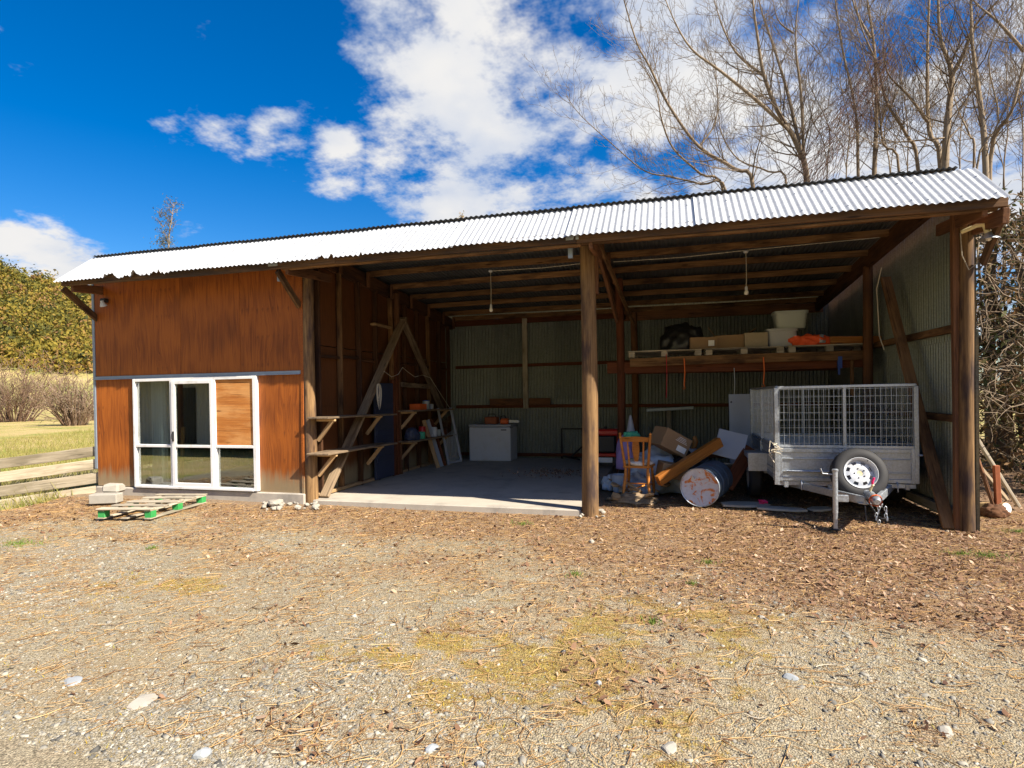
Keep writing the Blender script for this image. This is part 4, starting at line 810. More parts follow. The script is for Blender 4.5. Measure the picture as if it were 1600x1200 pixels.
# broken firewood and cardboard in the sun
rr = random.Random(4)
for k in range(22):
    px, py = rr.uniform(958, 1050), rr.uniform(766, 786); c = PZ(px, py); L = rr.uniform(.12, .34); m_ = MB(); n_ = 6
    w = rr.uniform(.03, .07); poly = [Vector((-L/2, -w*rr.uniform(.5, 1), 0)), Vector((0, -w, 0)), Vector((L/2, -w*rr.uniform(.4, 1), 0)), Vector((L/2*rr.uniform(.8, 1.1), w*.7, 0)), Vector((0, w, 0)), Vector((-L/2*rr.uniform(.8, 1.1), w*rr.uniform(.3, 1), 0))]
    R = Matrix.Rotation(rr.uniform(0, 6.28), 3, 'Z') @ Matrix.Rotation(rr.uniform(-.45, .45), 3, 'Y') @ Matrix.Rotation(rr.uniform(-.5, .5), 3, 'X')
    c.z = .06+.1*rr.random(); m_.prism([c+R @ p for p in poly], R @ Vector((0, 0, rr.uniform(.012, .04)))); o = m_.obj('split_wood', rr.choice(['pine', 'pine', 'varnish', 'grey']), None, bevel=.003); tag(o, 'broken piece of wood in the sunlit heap in front of the chair', 'firewood', 'broken wood pieces in the heap')
lump('bark_heap', PZ(985, 784)+Vector((0, .15, -.02)), (.75, .4, .14), 'bark', 'dark crumbling bark heap under the broken wood', 'bark', 41, crease=.6, flat=1)
for k, (px, py, w, d, a) in enumerate(((1165, 790, .65, .3, .1), (1222, 797, .62, .2, -.2), (1282, 797, .34, .2, .5))):
    c = PZ(px, py); R = Matrix.Rotation(a, 3, 'Z') @ Matrix.Rotation(.03, 3, 'X'); m_ = MB(); m_.prism([c+R @ Vector((x*w/2, y*d/2, 0)) for x, y in ((-1, -.7), (-.3, -1), (.6, -.8), (1, -.2), (.8, .9), (-.4, 1), (-1, .5))], (0, 0, .03))
    tag(m_.obj('concrete_piece', 'concrete', None, bevel=.006), ['largest flat concrete piece on the ground between drum and trailer', 'long flat concrete piece under the trailer drawbar', 'small tilted flat concrete piece beside the jockey stand'][k], 'concrete')
c = PZ(1192, 790); m_ = MB(); rr = random.Random(9)
for k in range(6): m_.tube([c+Vector((rr.uniform(-.07, .07), rr.uniform(-.04, .04), .03+rr.uniform(0, .06))) for j in range(5)], .006, 5)
tag(m_.obj('pink_ribbon', 'pink', None, 60), 'tangle of bright pink ribbon on the ground left of the trailer', 'ribbon')
# ------------------------------------------------------------------ TRAILER
TX0, TX1, TY0, TY1 = 1.37, 2.97, 8.25, 10.65
T = empty('cage_trailer', ((TX0+TX1)/2, 9.4, 0), 'galvanised cage trailer with spare wheel parked in the right bay', 'trailer')
zb, zs, zc = .42, .86, 1.66
MB().box(((TX0+TX1)/2, (TY0+TY1)/2, zb+.012), (TX1-TX0-.02, TY1-TY0-.02, .006)).obj('floor', 'galv', T)
def panel(xa, ya, xb, yb, name):
    p = Vector((xa, ya, 0)); q = Vector((xb, yb, 0)); o = beam(name, p+Vector((0, 0, (zb+zs)/2)), q+Vector((0, 0, (zb+zs)/2)), .012, zs-zb, 'galv', T, bev=.002); nrm = Vector((q-p)).normalized().cross(Vector((0, 0, 1)))
    for z, h_ in ((zs-.03, .05), (zs-.14, .016), (zb+.13, .016), (zb+.03, .05)): beam('rib', p+Vector((0, 0, z))+nrm*.014, q+Vector((0, 0, z))+nrm*.014, .02, h_, 'galv', o, bev=.003)
    for t in (.0, .5, 1.): c = p.lerp(q, .02+.96*t); beam('stiffener', c+nrm*.017+Vector((0, 0, zb)), c+nrm*.017+Vector((0, 0, zs)), .05, .022, 'galv', o, bev=.003)
    return o
panel(TX0, TY0, TX1, TY0, 'front_gate'); panel(TX0, TY1, TX0, TY0, 'side_panel'); panel(TX1, TY0, TX1, TY1, 'side_panel'); panel(TX1, TY1, TX0, TY1, 'tail_gate')
def cage(xa, ya, xb, yb, lower, nm):
    p = Vector((xa, ya, 0)); q = Vector((xb, yb, 0)); d = (q-p); L = d.length; d = d/L; e = frommesh(nm, bpy.data.meshes.new(nm), None, T, loc=(p+q)/2)
    for z in (zs+.02, zc): beam('cage_rail', p+Vector((0, 0, z)), q+Vector((0, 0, z)), .035, .035, 'galv', e, bev=.003)
    for t in (0, .5, 1): c = p.lerp(q, t); beam('cage_post', c+Vector((0, 0, zs+.03)), c+Vector((0, 0, zc-.012)), .038, .034, 'galv', e, bev=.003)
    nv = int(L/.058); nh = 8
    for half in (0, 1):
        m_ = MB()
        for k in range(nv):
            t = (k+.5)/nv
            if (t < .5) == (half == 0): c = p+d*(L*t); m_.tube([c+Vector((0, 0, zs+.03)), c+Vector((random.uniform(-.004, .004), 0, (zs+zc)/2)), c+Vector((0, 0, zc-.015))], .0033, 4, False)
        for k in range(nh): z = zs+.06+(zc-zs-.09)*k/(nh-1)*1.0; m_.tube([p+d*(L*.5*half+.02)+Vector((0, .005, z)), p+d*(L*.5*(half+.5))+Vector((0, .005, z+random.uniform(-.004, .004))), p+d*(L*.5*(half+1)-.02)+Vector((0, .005, z))], .0033, 4, False)
        m_.obj('wire_mesh', 'galv', e)
cage(TX0, TY0, TX1, TY0, 1, 'front_cage'); cage(TX0, TY1, TX1, TY1, 1, 'rear_cage'); cage(TX1, TY0, TX1, TY1, 1, 'side_cage')
e = frommesh('side_cage', bpy.data.meshes.new('side_cage'), None, T, loc=(TX0, 9.4, zs))       # sheeted left side
m_ = MB()
for k in range(40): y = TY0+.04+(TY1-TY0-.08)*k/39; m_.tube([(TX0+.01, y, zs), (TX0+.01, y, zc)], .0033, 4, False)
for k in range(8): z = zs+.06+(zc-zs-.09)*k/7; m_.tube([(TX0+.014, TY0, z), (TX0+.014, TY1, z)], .0033, 4, False)
m_.obj('wire_mesh', 'galv', e)
for z in (zs+.02, zc): beam('cage_rail', (TX0, TY0, z), (TX0, TY1, z), .035, .035, 'galv', e)
for k in range(3): y = TY0+.06+(TY1-TY0-.1)*k/2; beam('cage_post', (TX0-.008, y, zs), (TX0-.008, y, zc), .045, .03, 'galv', e)
beam('corner_post', (TX0-.01, TY0-.012, zb-.05), (TX0-.01, TY0-.012, zc), .055, .055, 'galv', T); beam('corner_post', (TX1+.0, TY0-.012, zb-.0), (TX1+.0, TY0-.012, zc-.01), .05, .05, 'galv', T)
for xx in (TX0, TX1): beam('chassis_rail', (xx+.1*(1 if xx == TX0 else -1), TY0-.02, zb-.04), (xx+.1*(1 if xx == TX0 else -1), TY1, zb-.04), .05, .08, 'galv', T)
for y in (TY0+.02, 9.4, TY1-.05): beam('cross_member', (TX0, y, zb-.03), (TX1, y, zb-.03), .05, .06, 'galv', T)
# mudguard and road wheels
for s, xa in ((-1, TX0), (1, TX1)):
    g = MB(); xo = xa+s*.26; poly = [(xa+s*.015, 9.0, .47), (xa+s*.015, 9.12, .70), (xa+s*.015, 9.85, .70), (xa+s*.015, 10.0, .47), (xa+s*.015, 9.99, .46), (xa+s*.015, 9.84, .692), (xa+s*.015, 9.13, .692), (xa+s*.015, 9.015, .46)]
    for p0, p1 in (((9.0, .45), (9.12, .70)), ((9.12, .70), (9.85, .70)), ((9.85, .70), (10.0, .45))): g.bar((xa+s*.14, p0[0], p0[1]), (xa+s*.14, p1[0], p1[1]), .25, .006)
    g.box((xa+s*.262, 9.48, .665), (.006, .76, .07)); g.obj('mudguard', 'galv', T)
    tw = MB().lathe([(.17, -.08), (.27, -.085), (.295, -.06), (.3, 0), (.295, .06), (.27, .085), (.17, .08)], (xa+s*.14, 9.48, .3), (1, 0, 0), 32).obj('road_wheel', 'rubber', T, 35); MB().lathe([(.0, .05), (.06, .05), (.1, .03), (.16, .06), (.172, .075)], (xa+s*.14, 9.48, .3), (s, 0, 0), 28).obj('rim', 'white', tw, 40)
MB().box((TX0-.14, 8.99, .58), (.26, .006, .26)).obj('mud_flap', 'galv', T)
# drawbar
CP = Vector((2.17, 7.2, .36)); 
for xa in (1.5, 2.84): beam('drawbar', (xa, TY0+.35, .36), CP+Vector((-.05 if xa < 2 else .05, .06, 0)), .05, .09, 'galv', T)
beam('drawbar_plate', CP+Vector((-.12, .14, -.035)), CP+Vector((.12, .14, -.035)), .16, .012, 'galv', T)
c_ = MB().tube([CP+Vector((0, .2, .06)), CP+Vector((0, .08, .065)), CP+Vector((0, -.02, .045)), CP+Vector((0, -.1, .03)), CP+Vector((0, -.15, .02))], [.04, .045, .045, .055, .03], 12).obj('coupling', 'galv', T, 50)
MB().tube([CP+Vector((0, .1, .09)), CP+Vector((0, .02, .17)), CP+Vector((.0, -.03, .19))], [.014, .012, .01], 8).obj('coupling_handle', 'cream', c_, 50); MB().tube([CP+Vector((0, -.0, .18)), CP+Vector((-.005, -.015, .23)), CP+Vector((.01, -.02, .27))], [.012, .014, .012], 8).obj('red_tag', 'pink', c_)
MB().lathe([(.064, -.02), (.068, 0), (.06, .02)], CP+Vector((0, -.09, .03)), (0, 1, .1), 16).obj('orange_band', 'orange', c_, 40)
m_ = MB(); rr = random.Random(3)
for k in range(2):
    p = CP+Vector((.03+.05*k, -.02, -.03))
    for j in range(6-k):
        c = p+Vector((.02*math.sin(j*1.3)+.014*j*k, -.012*j, -.036*j)); d1 = Vector((1, 0, .3)) if j % 2 else Vector((0, 1, .3)); d1.normalize(); d2 = Vector((0, 0, 1)); m_.tube([c+d1*.013*math.cos(a)+d2*.026*math.sin(a) for a in [i*math.pi/4 for i in range(9)]], .0045, 5, False)
m_.obj('safety_chain', 'galv', T, 50)
for a0, b0 in ((CP+Vector((-.05, .05, .02)), CP+Vector((.14, -.02, -.18))), (CP+Vector((-.06, .08, .0)), CP+Vector((-.14, .04, -.25)))): MB().tube([a0, a0.lerp(b0, .4)+Vector((.03, -.05, -.12)), b0], .008, 6).obj('wiring_loom', 'black', T, 50)
JP = Vector((1.82, 7.3, 0)); jk = MB().tube([JP+Vector((0, 0, .2)), JP+Vector((0, 0, .68))], .028, 14).obj('jockey_stand', 'galv', T, 40); MB().lathe([(.034, 0), (.036, .02), (.02, .03)], JP+Vector((0, 0, .68)), n=14).obj('cap', 'galv', jk, 40); MB().tube([JP+Vector((0, 0, .02)), JP+Vector((0, 0, .2))], .024, 12).obj('inner_leg', 'galv', jk, 40); MB().tube([JP+Vector((0, 0, .64)), JP+Vector((-.13, 0, .65)), JP+Vector((-.15, 0, .71))], .009, 8).obj('crank', 'galv', jk, 50); MB().box(JP+Vector((.08, .06, .36)), (.14, .03, .08)).obj('clamp', 'galv', jk, bevel=.004); MB().lathe([(.0, 0), (.045, 0), (.05, .012), (.0, .03)], JP, n=18).obj('foot', 'steelblk', jk, 40)
# spare wheel
wc = Vector((2.21, 7.83, .585)); wa = Vector((.03, -.94, .30)).normalized(); t = .085
tyre = MB().lathe([(.185, -t), (.235, -t*1.06), (.285, -t*.9), (.308, -t*.55), (.313, 0), (.308, t*.55), (.285, t*.9), (.235, t*1.06), (.19, t*.95), (.178, t*.8)], wc, wa, 56).obj('spare_wheel', 'rubber', T, 60)
gr_ = MB()
for s in (-.035, 0, .035): gr_.lathe([(.3125, s-.004), (.3142, s), (.3125, s+.004)], wc, wa, 56)
gr_.obj('tread_ribs', 'black', tyre, 60)
def rim(c, ax, par):
    ax = Vector(ax).normalized(); a = ax.orthogonal().normalized(); up_ = Vector((0, 0, 1)); a = (up_-ax*up_.dot(ax)).normalized(); b = ax.cross(a); n = 64; vs = []; fs = []
    prof = [(.190, .085), (.186, .088), (.172, .07), (.163, .03), (.158, .018), (.146, .024), (.132, .033), (.112, .041), (.075, .047), (.04, .044), (.033, .04)]
    for r, h_ in prof: vs += [c+ax*h_+(a*math.cos(k*2*math.pi/n)+b*math.sin(k*2*math.pi/n))*r for k in range(n)]
    for i in range(len(prof)-1):
        for k in range(n):
            ph = (k % 8)
            if (i == 5 and ph in (2, 3, 4, 5)) or (i == 6 and ph in (2, 3, 4, 5)): continue      # eight trapezoid holes
            fs.append((i*n+k, i*n+(k+1) % n, (i+1)*n+(k+1) % n, (i+1)*n+k))
    o = MB().add(vs, fs).obj('rim', 'white', par, 40)
    MB().lathe([(.186, -.07), (.17, -.06), (.165, -.03)], c, ax, 40).obj('rim_back', 'black', o, 40); MB().lathe([(.033, .038), (.03, .04), (.0, .036)], c, ax, 24).obj('hub_hole', 'cream', o, 40)  # rim back is coloured black to put shade behind the holes
    for k in range(5): an = k*2*math.pi/5+.3; MB().lathe([(.009, .046), (.009, .05), (0, .05)], c+(a*math.cos(an)+b*math.sin(an))*.058, ax, 10).obj('stud_hole', 'black', o)
    MB().tube([c+ax*.06+(a*.15+b*-.09), c+ax*.09+(a*.145+b*-.088)], .006, 8).obj('valve', 'black', o)
rim(wc, wa, tyre); beam('spare_carrier', (2.21, 7.92, .36), (2.21, 7.98, .62), .06, .03, 'galv', T); beam('spare_carrier', (1.9, 7.95, .4), (2.5, 7.95, .4), .05, .05, 'galv', T)
for xx in (1.65, 2.75): MB().tube([(xx, TY0-.03, zb+.02), (xx, TY0-.06, zb-.02), (xx, TY0-.06, zb-.1), (xx+.0, TY0-.03, zb-.11)], .008, 8).obj('rope_hook', 'galv', T, 50)
MB().tube([(TX0+.1, TY0-.05, zb+.14), (2.0, TY0-.05, zb+.14)], .012, 8).obj('gate_bar', 'galv', T); MB().tube([(TX1-.0, TY0-.03, zs-.08), (TX1+.06, TY0-.03, zs-.08)], .014, 8).obj('gate_pin', 'galv', T)
m_ = MB(); c = Vector((TX0-.01, TY0-.06, zs+.02)); rr = random.Random(12)
for k in range(7):
    p = c+Vector((rr.uniform(-.03, .03), rr.uniform(-.03, .01), rr.uniform(-.08, .1))); m_.tube([p, p+Vector((rr.uniform(-.07, .07), rr.uniform(-.04, 0), rr.uniform(-.07, .07))), p+Vector((rr.uniform(-.1, .1), rr.uniform(-.06, 0), rr.uniform(-.1, .06))), p+Vector((rr.uniform(-.1, .1), rr.uniform(-.05, 0), rr.uniform(-.16, .0)))], .006, 5)
tag(m_.obj('tied_rope', 'rope', None, 60), 'frayed pale rope knotted round the trailer cage front corner', 'rope')
# ------------------------------------------------------------------ yard things
# pallet with green blocks
po = Vector((-7.55, 6.0, .0)); u = Vector((.985, .17, 0)); v = Vector((-.17, .985, .0)); W_, D_ = .78, 1.2
e = empty('green_block_pallet', (po.x+.3, po.y+.5, 0), 'grey slatted pallet with bright green blocks lying before the glass door', 'pallet')
Rp = Matrix((u, v, Vector((0, 0, 1)))).transposed()
for a in (.05, .5, .95):
    for b in (.06, .5, .94):
        if b == .5 and a < .1: continue
        c = po+u*(W_*b)+v*(D_*a)+Vector((0, 0, .065)); MB().box(c, (.1, .1, .09), Rp).obj('block', 'grey' if b == .5 else 'greenblk', e, bevel=.004)
for b in (.06, .5, .94): beam('stringer', po+u*(W_*b)+v*-.0+Vector((0, 0, .119)), po+u*(W_*b)+v*D_+Vector((0, 0, .119)), .1, .016, 'grey', e); beam('skid', po+u*(W_*b)+Vector((0, 0, .012)), po+u*(W_*b)+v*D_+Vector((0, 0, .012)), .1, .018, 'grey', e)
for a in (.03, .25, .5, .75, .97): beam('slat', po+v*(D_*a)+u*-.01+Vector((0, 0, .138)), po+v*(D_*a)+u*(W_+.01)+Vector((0, 0, .138+random.uniform(-.003, .003))), .11 if a != .5 else .14, .018, 'grey', e)
c = PZ(156, 788, .0); R = Matrix.Rotation(.35, 3, 'Z'); o = MB().box(c+Vector((-.04, .14, .07)), (.42, .2, .15), R).obj('concrete_block', 'stone', None, bevel=.012, jit=.004); tag(o, 'pale concrete block lying at the left corner of the plywood room', 'block')
o = MB().box(c+Vector((-.1, .32, .2)), (.26, .2, .14), Matrix.Rotation(.4, 3, 'Z')).obj('limestone_lump', 'stone', None, bevel=.03, jit=.02); tag(o, 'white stone lump behind the pale concrete block', 'stone')
def rock(name, c, s, mat, label, seed, grp=None, flat=.6):
    rr = np.random.default_rng(seed); bm = bmesh.new(); bmesh.ops.create_icosphere(bm, subdivisions=2, radius=1)
    P = rr.normal(size=(9, 3)); P /= np.linalg.norm(P, axis=1)[:, None]; dd = rr.uniform(.55, .85, 9)
    for v in bm.verts:
        co = np.array(v.co)
        for p, d in zip(P, dd):
            k = co@p-d
            if k > 0: co = co-p*k
        v.co = (co[0]*s[0], co[1]*s[1], co[2]*s[2])
    me = bpy.data.meshes.new(name); bm.to_mesh(me); bm.free(); mw = Matrix.Translation(c) @ Matrix.Rotation(rr.uniform(0, 6.28), 4, 'Z') @ Matrix.Rotation(rr.uniform(-.2, .2), 4, 'X')
    o = frommesh(name, me, mat, None, mw=mw); return tag(o, label, 'stone', grp)
rr = random.Random(5)
rock('pale_rock', PZ(428, 791)+Vector((0, .05, .05)), (.16, .11, .07), 'stone', 'largest pale rock lying under the right plywood panel', 77)
for k in range(24):
    px = rr.uniform(412, 497); c = PZ(px, rr.uniform(786, 797)); s = rr.uniform(.02, .055); rock('pale_rock', c+Vector((0, 0, s*.4)), (s*1.3, s, s*.8), 'stone', 'small pale rock in the rubble at the plywood room corner', 100+k, 'rubble rocks at the plywood corner')
for k in range(10): c = PZ(rr.uniform(905, 945), rr.uniform(799, 808)); s = rr.uniform(.015, .035); rock('pale_rock', c+Vector((0, 0, s*.4)), (s*1.3, s, s*.8), 'stone', 'small pale stone packed round the middle pole foot', 140+k, 'stones round the middle pole')
for k, (px, py, sx, sz, mt, lb) in enumerate(((114, 1056, .075, .012, 'bluestone', 'flat blue grey stone in the gravel at far lower left'), (226, 1087, .1, .022, 'stone', 'flat pale stone slab half sunk in the gravel at lower left'), (1045, 1163, .055, .02, 'stone', 'round pale flat pebble in the gravel at the bottom centre right'), (925, 842, .045, .04, 'stone', 'white stone in the leaf litter before the middle pole'), (880, 1014, .022, .02, 'black', 'small black stone beside the moss patch'), (748, 1189, .03, .02, 'bluestone', 'grey angular stone at the bottom edge centre'), (935, 1061, .03, .022, 'bluestone', 'blue grey stone right of the moss patch'), (1475, 1130, .06, .02, 'stone', 'flat brown grey stone at lower right'), (675, 1163, .04, .02, 'bluestone', 'blue grey wedge stone at the bottom left of centre'), (315, 1172, .045, .03, 'bluestone', 'upright blue grey stone at the bottom left'), (1190, 958, .04, .015, 'stone', 'flat pale stone where leaves meet gravel'), (1235, 1050, .05, .02, 'bluestone', 'flat dark grey stone in the gravel right of centre'))):
    c = PZ(px, py); c.z = float(gz(c.x, c.y))+sz*.1; rock('stone', c, (sx, sx*.7, sz), mt, lb, 200+k)
rr = random.Random(21)
for k in range(34):
    px, py = (rr.uniform(1000, 1600), rr.uniform(870, 1130)) if k < 22 else (rr.uniform(100, 1000), rr.uniform(860, 1190)); c = PZ(px, py); L = rr.uniform(.1, .3)*(1 if py < 1000 else .55); an = rr.gauss(.15, .6); cv = rr.uniform(-.35, .35); pts = []
    for j in range(6): t_ = j/5-.5; x = c.x+math.cos(an)*L*t_-math.sin(an)*cv*L*(t_*t_*2); y = c.y+math.sin(an)*L*t_+math.cos(an)*cv*L*(t_*t_*2); pts.append((x, y, float(gz(x, y))+.008+.012*abs(t_)*rr.random()*2))
    o = MB().tube(pts, [.0035, .004, .0035, .003, .0025, .0015], 6).obj('fallen_twig', rr.choice(['bark', 'pine', 'grey']), None, 60); tag(o, 'curved dry twig lying on the yard', 'twig', 'dry twigs on the yard')
# leaning planks and pipe outside the right wall
for k, (a, b, w, mt, lb) in enumerate((((1592, 792), (1524, 682), .06, 'grey', 'thin grey pole leaning on the outside of the right wall'), ((1556, 800), (1522, 700), .14, 'dark', 'wide dark plank leaning outside behind the right pole'), ((1575, 782), (1523, 720), .1, 'bark', 'short rough slab of timber leaning outside the right wall'))):
    p = PZ(*a, .02); q_ = PY(b[0], b[1], p.y-.05+.15*k); q_.x = max(q_.x, X3+.2); o = beam('leaning_timber', p, q_, w, .035, mt); tag(o, lb, 'timber')
p = PZ(1560, 803); o = beam('rusty_post', (p.x, p.y, .0), (p.x-.02, p.y, .62), .06, .06, 'rust'); tag(o, 'rusty orange steel post standing outside the right pole', 'post')
lump('soil_clod', (p.x-.08, p.y-.06, -.02), (.3, .22, .16), 'dark', 'dark rotten wood chunk at the foot of the rusty post', 'wood', 51, crease=.3)
p = PZ(1576, 806); e = empty('white_pipe', (p.x, p.y, .02), 'short round timber with white painted end lying on the litter', 'log'); axp = Vector((.35, -.75, .12)).normalized(); MB().lathe([(.0, -.3), (.075, -.3), (.078, 0), (.074, .004)], p+Vector((0, .05, .08)), axp, 20).obj('log', 'pine', e, 40); MB().lathe([(.074, .0), (.07, .006), (0, .007)], p+Vector((0, .05, .08)), axp, 20).obj('painted_end', 'alu', e, 40)
# ------------------------------------------------------------------ rail fence at the left
FA, FB = Vector((XL-.02, YF+.02, 0)), Vector((-12.9, 6.35, -.42))
e = empty('rail_fence', (-10.5, 7.3, -.1), 'weathered four rail timber fence running left from the plywood room', 'fence')
for k, (h_, wd, t1) in enumerate(((.76, .17, 0), (.53, .175, .01), (.29, .18, 0), (.05, .19, -.01))):
    beam('rail', FA+Vector((0, 0, h_)), FB+Vector((0, 0, h_+t1)), .06, wd, 'fencewood', e)
for t_ in (.015, .5, .98): c = FA.lerp(FB, t_)+Vector((.02, .09, 0)); beam('fence_post', c+Vector((0, 0, -.2)), c+Vector((0, 0, .8)), .12, .1, 'fencewood', e)
# ------------------------------------------------------------------ plants
class Br:
    """collects branches as tubes in numpy-friendly lists"""
    def __init__(s, seed): s.V = []; s.F = []; s.r = []; s.n = 0; s.g = random.Random(seed)
    def tube(s, pts, rad, n, val):
        k = len(pts); a = None; vs = []
        for i in range(k):
            t = pts[min(i+1, k-1)]-pts[max(i-1, 0)]; t.normalize()
            a = t.orthogonal().normalized() if a is None else (a-t*a.dot(t)).normalized()
            b = t.cross(a)
            for j in range(n): an = 6.2832*j/n; vs.append(pts[i]+(a*math.cos(an)+b*math.sin(an))*rad[i])
        s.V += [tuple(v) for v in vs]; s.r += [val]*len(vs)
        s.F += [(s.n+i*n+j, s.n+i*n+(j+1) % n, s.n+(i+1)*n+(j+1) % n, s.n+(i+1)*n+j) for i in range(k-1) for j in range(n)]; s.n += len(vs)
    def grow(s, p, d, L, r, lev, val, upk=.15, kink=.16, nseg=5, dens=1., minr=.003, tipsink=None):
        g = s.g; pts = [p.copy()]; d = d.normalized(); rad = [r]
        for i in range(nseg):
            d = (d+Vector((g.gauss(0, kink), g.gauss(0, kink), g.gauss(0, kink)+upk))).normalized(); p = p+d*(L/nseg); pts.append(p.copy()); rad.append(max(minr, r*(1-.8*(i+1)/nseg)))
        s.tube(pts, rad, 3 if r < .02 else 5 if r < .05 else 8, min(1, max(0, val+g.uniform(-.15, .15))))
        if tipsink is not None and lev <= 1: tipsink.append((pts[-1], d)); tipsink.append((pts[-3], d))
        if lev > 0: s.side(pts, rad, L, lev, val, upk, kink, dens, minr, tipsink)
    def side(s, pts, rad, L, lev, val, upk, kink, dens, minr, tipsink=None, t0=.18, f=.42):
        g = s.g; k = len(pts)-1; n = max(2, int(dens*(L*3.0 if lev > 1 else L*5.0)))
        for c in range(n):
            t = t0+(1-t0)*(c+g.random())/n; i = min(int(t*k), k-1); fr_ = t*k-i; p = pts[i].lerp(pts[i+1], fr_); d = (pts[i+1]-pts[i]).normalized(); rr_ = rad[i]+(rad[i+1]-rad[i])*fr_
            ax = d.orthogonal().normalized(); ax.rotate(Matrix.Rotation(g.uniform(0, 6.28), 3, d)); nd = (d*g.uniform(.5, 1.0)+ax*g.uniform(.5, .95))
            s.grow(p, nd, L*f*g.uniform(.5, 1.25)*(1.15-.6*t), max(minr, rr_*g.uniform(.35, .6)), lev-1, val+.05, upk, kink*1.05, 4 if lev > 1 else 3, dens, minr, tipsink)
    def obj(s, name, mat, par):
        me = bigmesh(name, np.array(s.V), np.array(s.F), mat, np.array(s.r), True); return frommesh(name, me, None, par)
def smooth_path(pts, sub=4):
    out = []
    for i in range(len(pts)-1):
        p0 = pts[max(i-1, 0)]; p1 = pts[i]; p2 = pts[i+1]; p3 = pts[min(i+2, len(pts)-1)]
        for k in range(sub): t = k/sub; out.append(.5*((2*p1)+(p2-p0)*t+(2*p0-5*p1+4*p2-p3)*t*t+(3*p1-p0-3*p2+p3)*t**3))
    out.append(pts[-1]); return out
def bare_tree(name, label, Y, base_px, limbs, seed, dens=1., lev=2):
    g = random.Random(seed); b0 = PY(base_px, 300, Y); e = empty(name, (b0.x, Y, -.05), label, 'tree', 'bare trees behind the shed')
    T1 = Br(seed); T2 = Br(seed+50)
    for li, (pxs, r0, dy) in enumerate(limbs):
        n = len(pxs); pts = [PY(x, y, Y+dy*(i/(n-1))+g.uniform(-.12, .12)) for i, (x, y) in enumerate(pxs)]
        if pxs[0][1] >= 255 or True:
            if li == 0 or pxs[0][1] > 250: pts = [Vector((b0.x*.6+pts[0].x*.4, Y, -.2)), Vector((b0.x*.5+pts[0].x*.5, Y, 2.2))]+pts; h0 = 2
            else: h0 = 0
        path = smooth_path(pts); m = len(path); rad = [max(.008, .74*r0*(1-.86*(i/(m-1)))) for i in range(m)]
        T1.tube(path, rad, 9, g.uniform(.4, .65))
        k0 = h0*4; sub = path[k0:]; Ls = sum((sub[i+1]-sub[i]).length for i in range(len(sub)-1))
        # side branches along the limb
        nb_ = int(Ls*7.6*dens)
        for c in range(nb_):
            t = (c+g.random())/nb_; i = min(int(t*(len(sub)-1)), len(sub)-2); p = sub[i].lerp(sub[i+1], t*(len(sub)-1)-i); d = (sub[i+1]-sub[i]).normalized(); ax = d.orthogonal().normalized(); ax.rotate(Matrix.Rotation(g.uniform(0, 6.28), 3, d))
            T2.grow(p, d*g.uniform(.3, 1)+ax*g.uniform(.5, 1), g.uniform(.6, 2.3)*(1.1-.4*t), max(.006, min(.02, rad[k0+i]*g.uniform(.2, .45))), lev, .3, .13, .15, 6, 1.15*dens, .003)
    T1.obj('trunk', 'branch', e); T2.obj('crown', 'branch', e); return e
bare_tree('bare_tree', 'pale bare tree spreading low and left over the shed roof', 15.8, 1165, [
    ([(1178, 300), (1148, 264), (1092, 229), (1044, 163), (1015, 104), (996, 69), (975, 0), (962, -60)], .085, -1.), ([(1133, 307), (1095, 272), (1052, 232), (1033, 184), (1025, 139), (1000, 95)], .06, -1.6),
    ([(1138, 308), (1095, 288), (1047, 276), (1007, 267), (961, 229), (908, 181), (885, 150)], .05, -1.), ([(1230, 300), (1200, 268), (1155, 250), (1128, 210), (1122, 160), (1118, 100)], .05, .8), ([(1092, 229), (1118, 190), (1120, 130), (1100, 60)], .035, .6)], 301, 1.05)
bare_tree('bare_tree', 'tall bare tree with upswept limbs rising left of the trunk cluster', 16.6, 1255, [
    ([(1262, 300), (1245, 225), (1215, 173), (1193, 115), (1184, 60), (1176, 0), (1170, -70)], .13, -.5), ([(1235, 205), (1180, 155), (1127, 112), (1081, 77), (1052, 29), (1025, -40)], .07, -1.4), ([(1193, 118), (1150, 82), (1125, 30), (1108, -30)], .055, .8),
    ([(1252, 240), (1232, 150), (1208, 70), (1188, 10), (1180, -50)], .07, .9), ([(1256, 250), (1252, 150), (1243, 60), (1252, -40)], .06, -.6), ([(1240, 52), (1215, 30), (1205, -20)], .035, 0)], 302, 1.)
bare_tree('bare_tree', 'bare tree with slender twin stems and reddish hanging twigs', 17.2, 1350, [
    ([(1366, 275), (1370, 175), (1366, 75), (1355, 0), (1350, -60)], .11, .6), ([(1341, 275), (1337, 175), (1316, 75), (1305, 0), (1298, -60)], .075, -.8), ([(1405, 272), (1380, 225), (1372, 160), (1350, 90), (1330, 10)], .06, -1.), ([(1360, 60), (1335, 10), (1325, -50)], .05, .5)], 303, .95)
bare_tree('bare_tree', 'straight dark bare tree standing right of the twin stems', 16.2, 1450, [
    ([(1470, 262), (1452, 205), (1449, 100), (1452, 0), (1455, -70)], .11, .3), ([(1435, 268), (1417, 212), (1387, 162), (1370, 100), (1345, 40), (1330, -30)], .075, -.7), ([(1449, 190), (1420, 150), (1385, 110), (1380, 40)], .05, -1.2)], 304, .95)
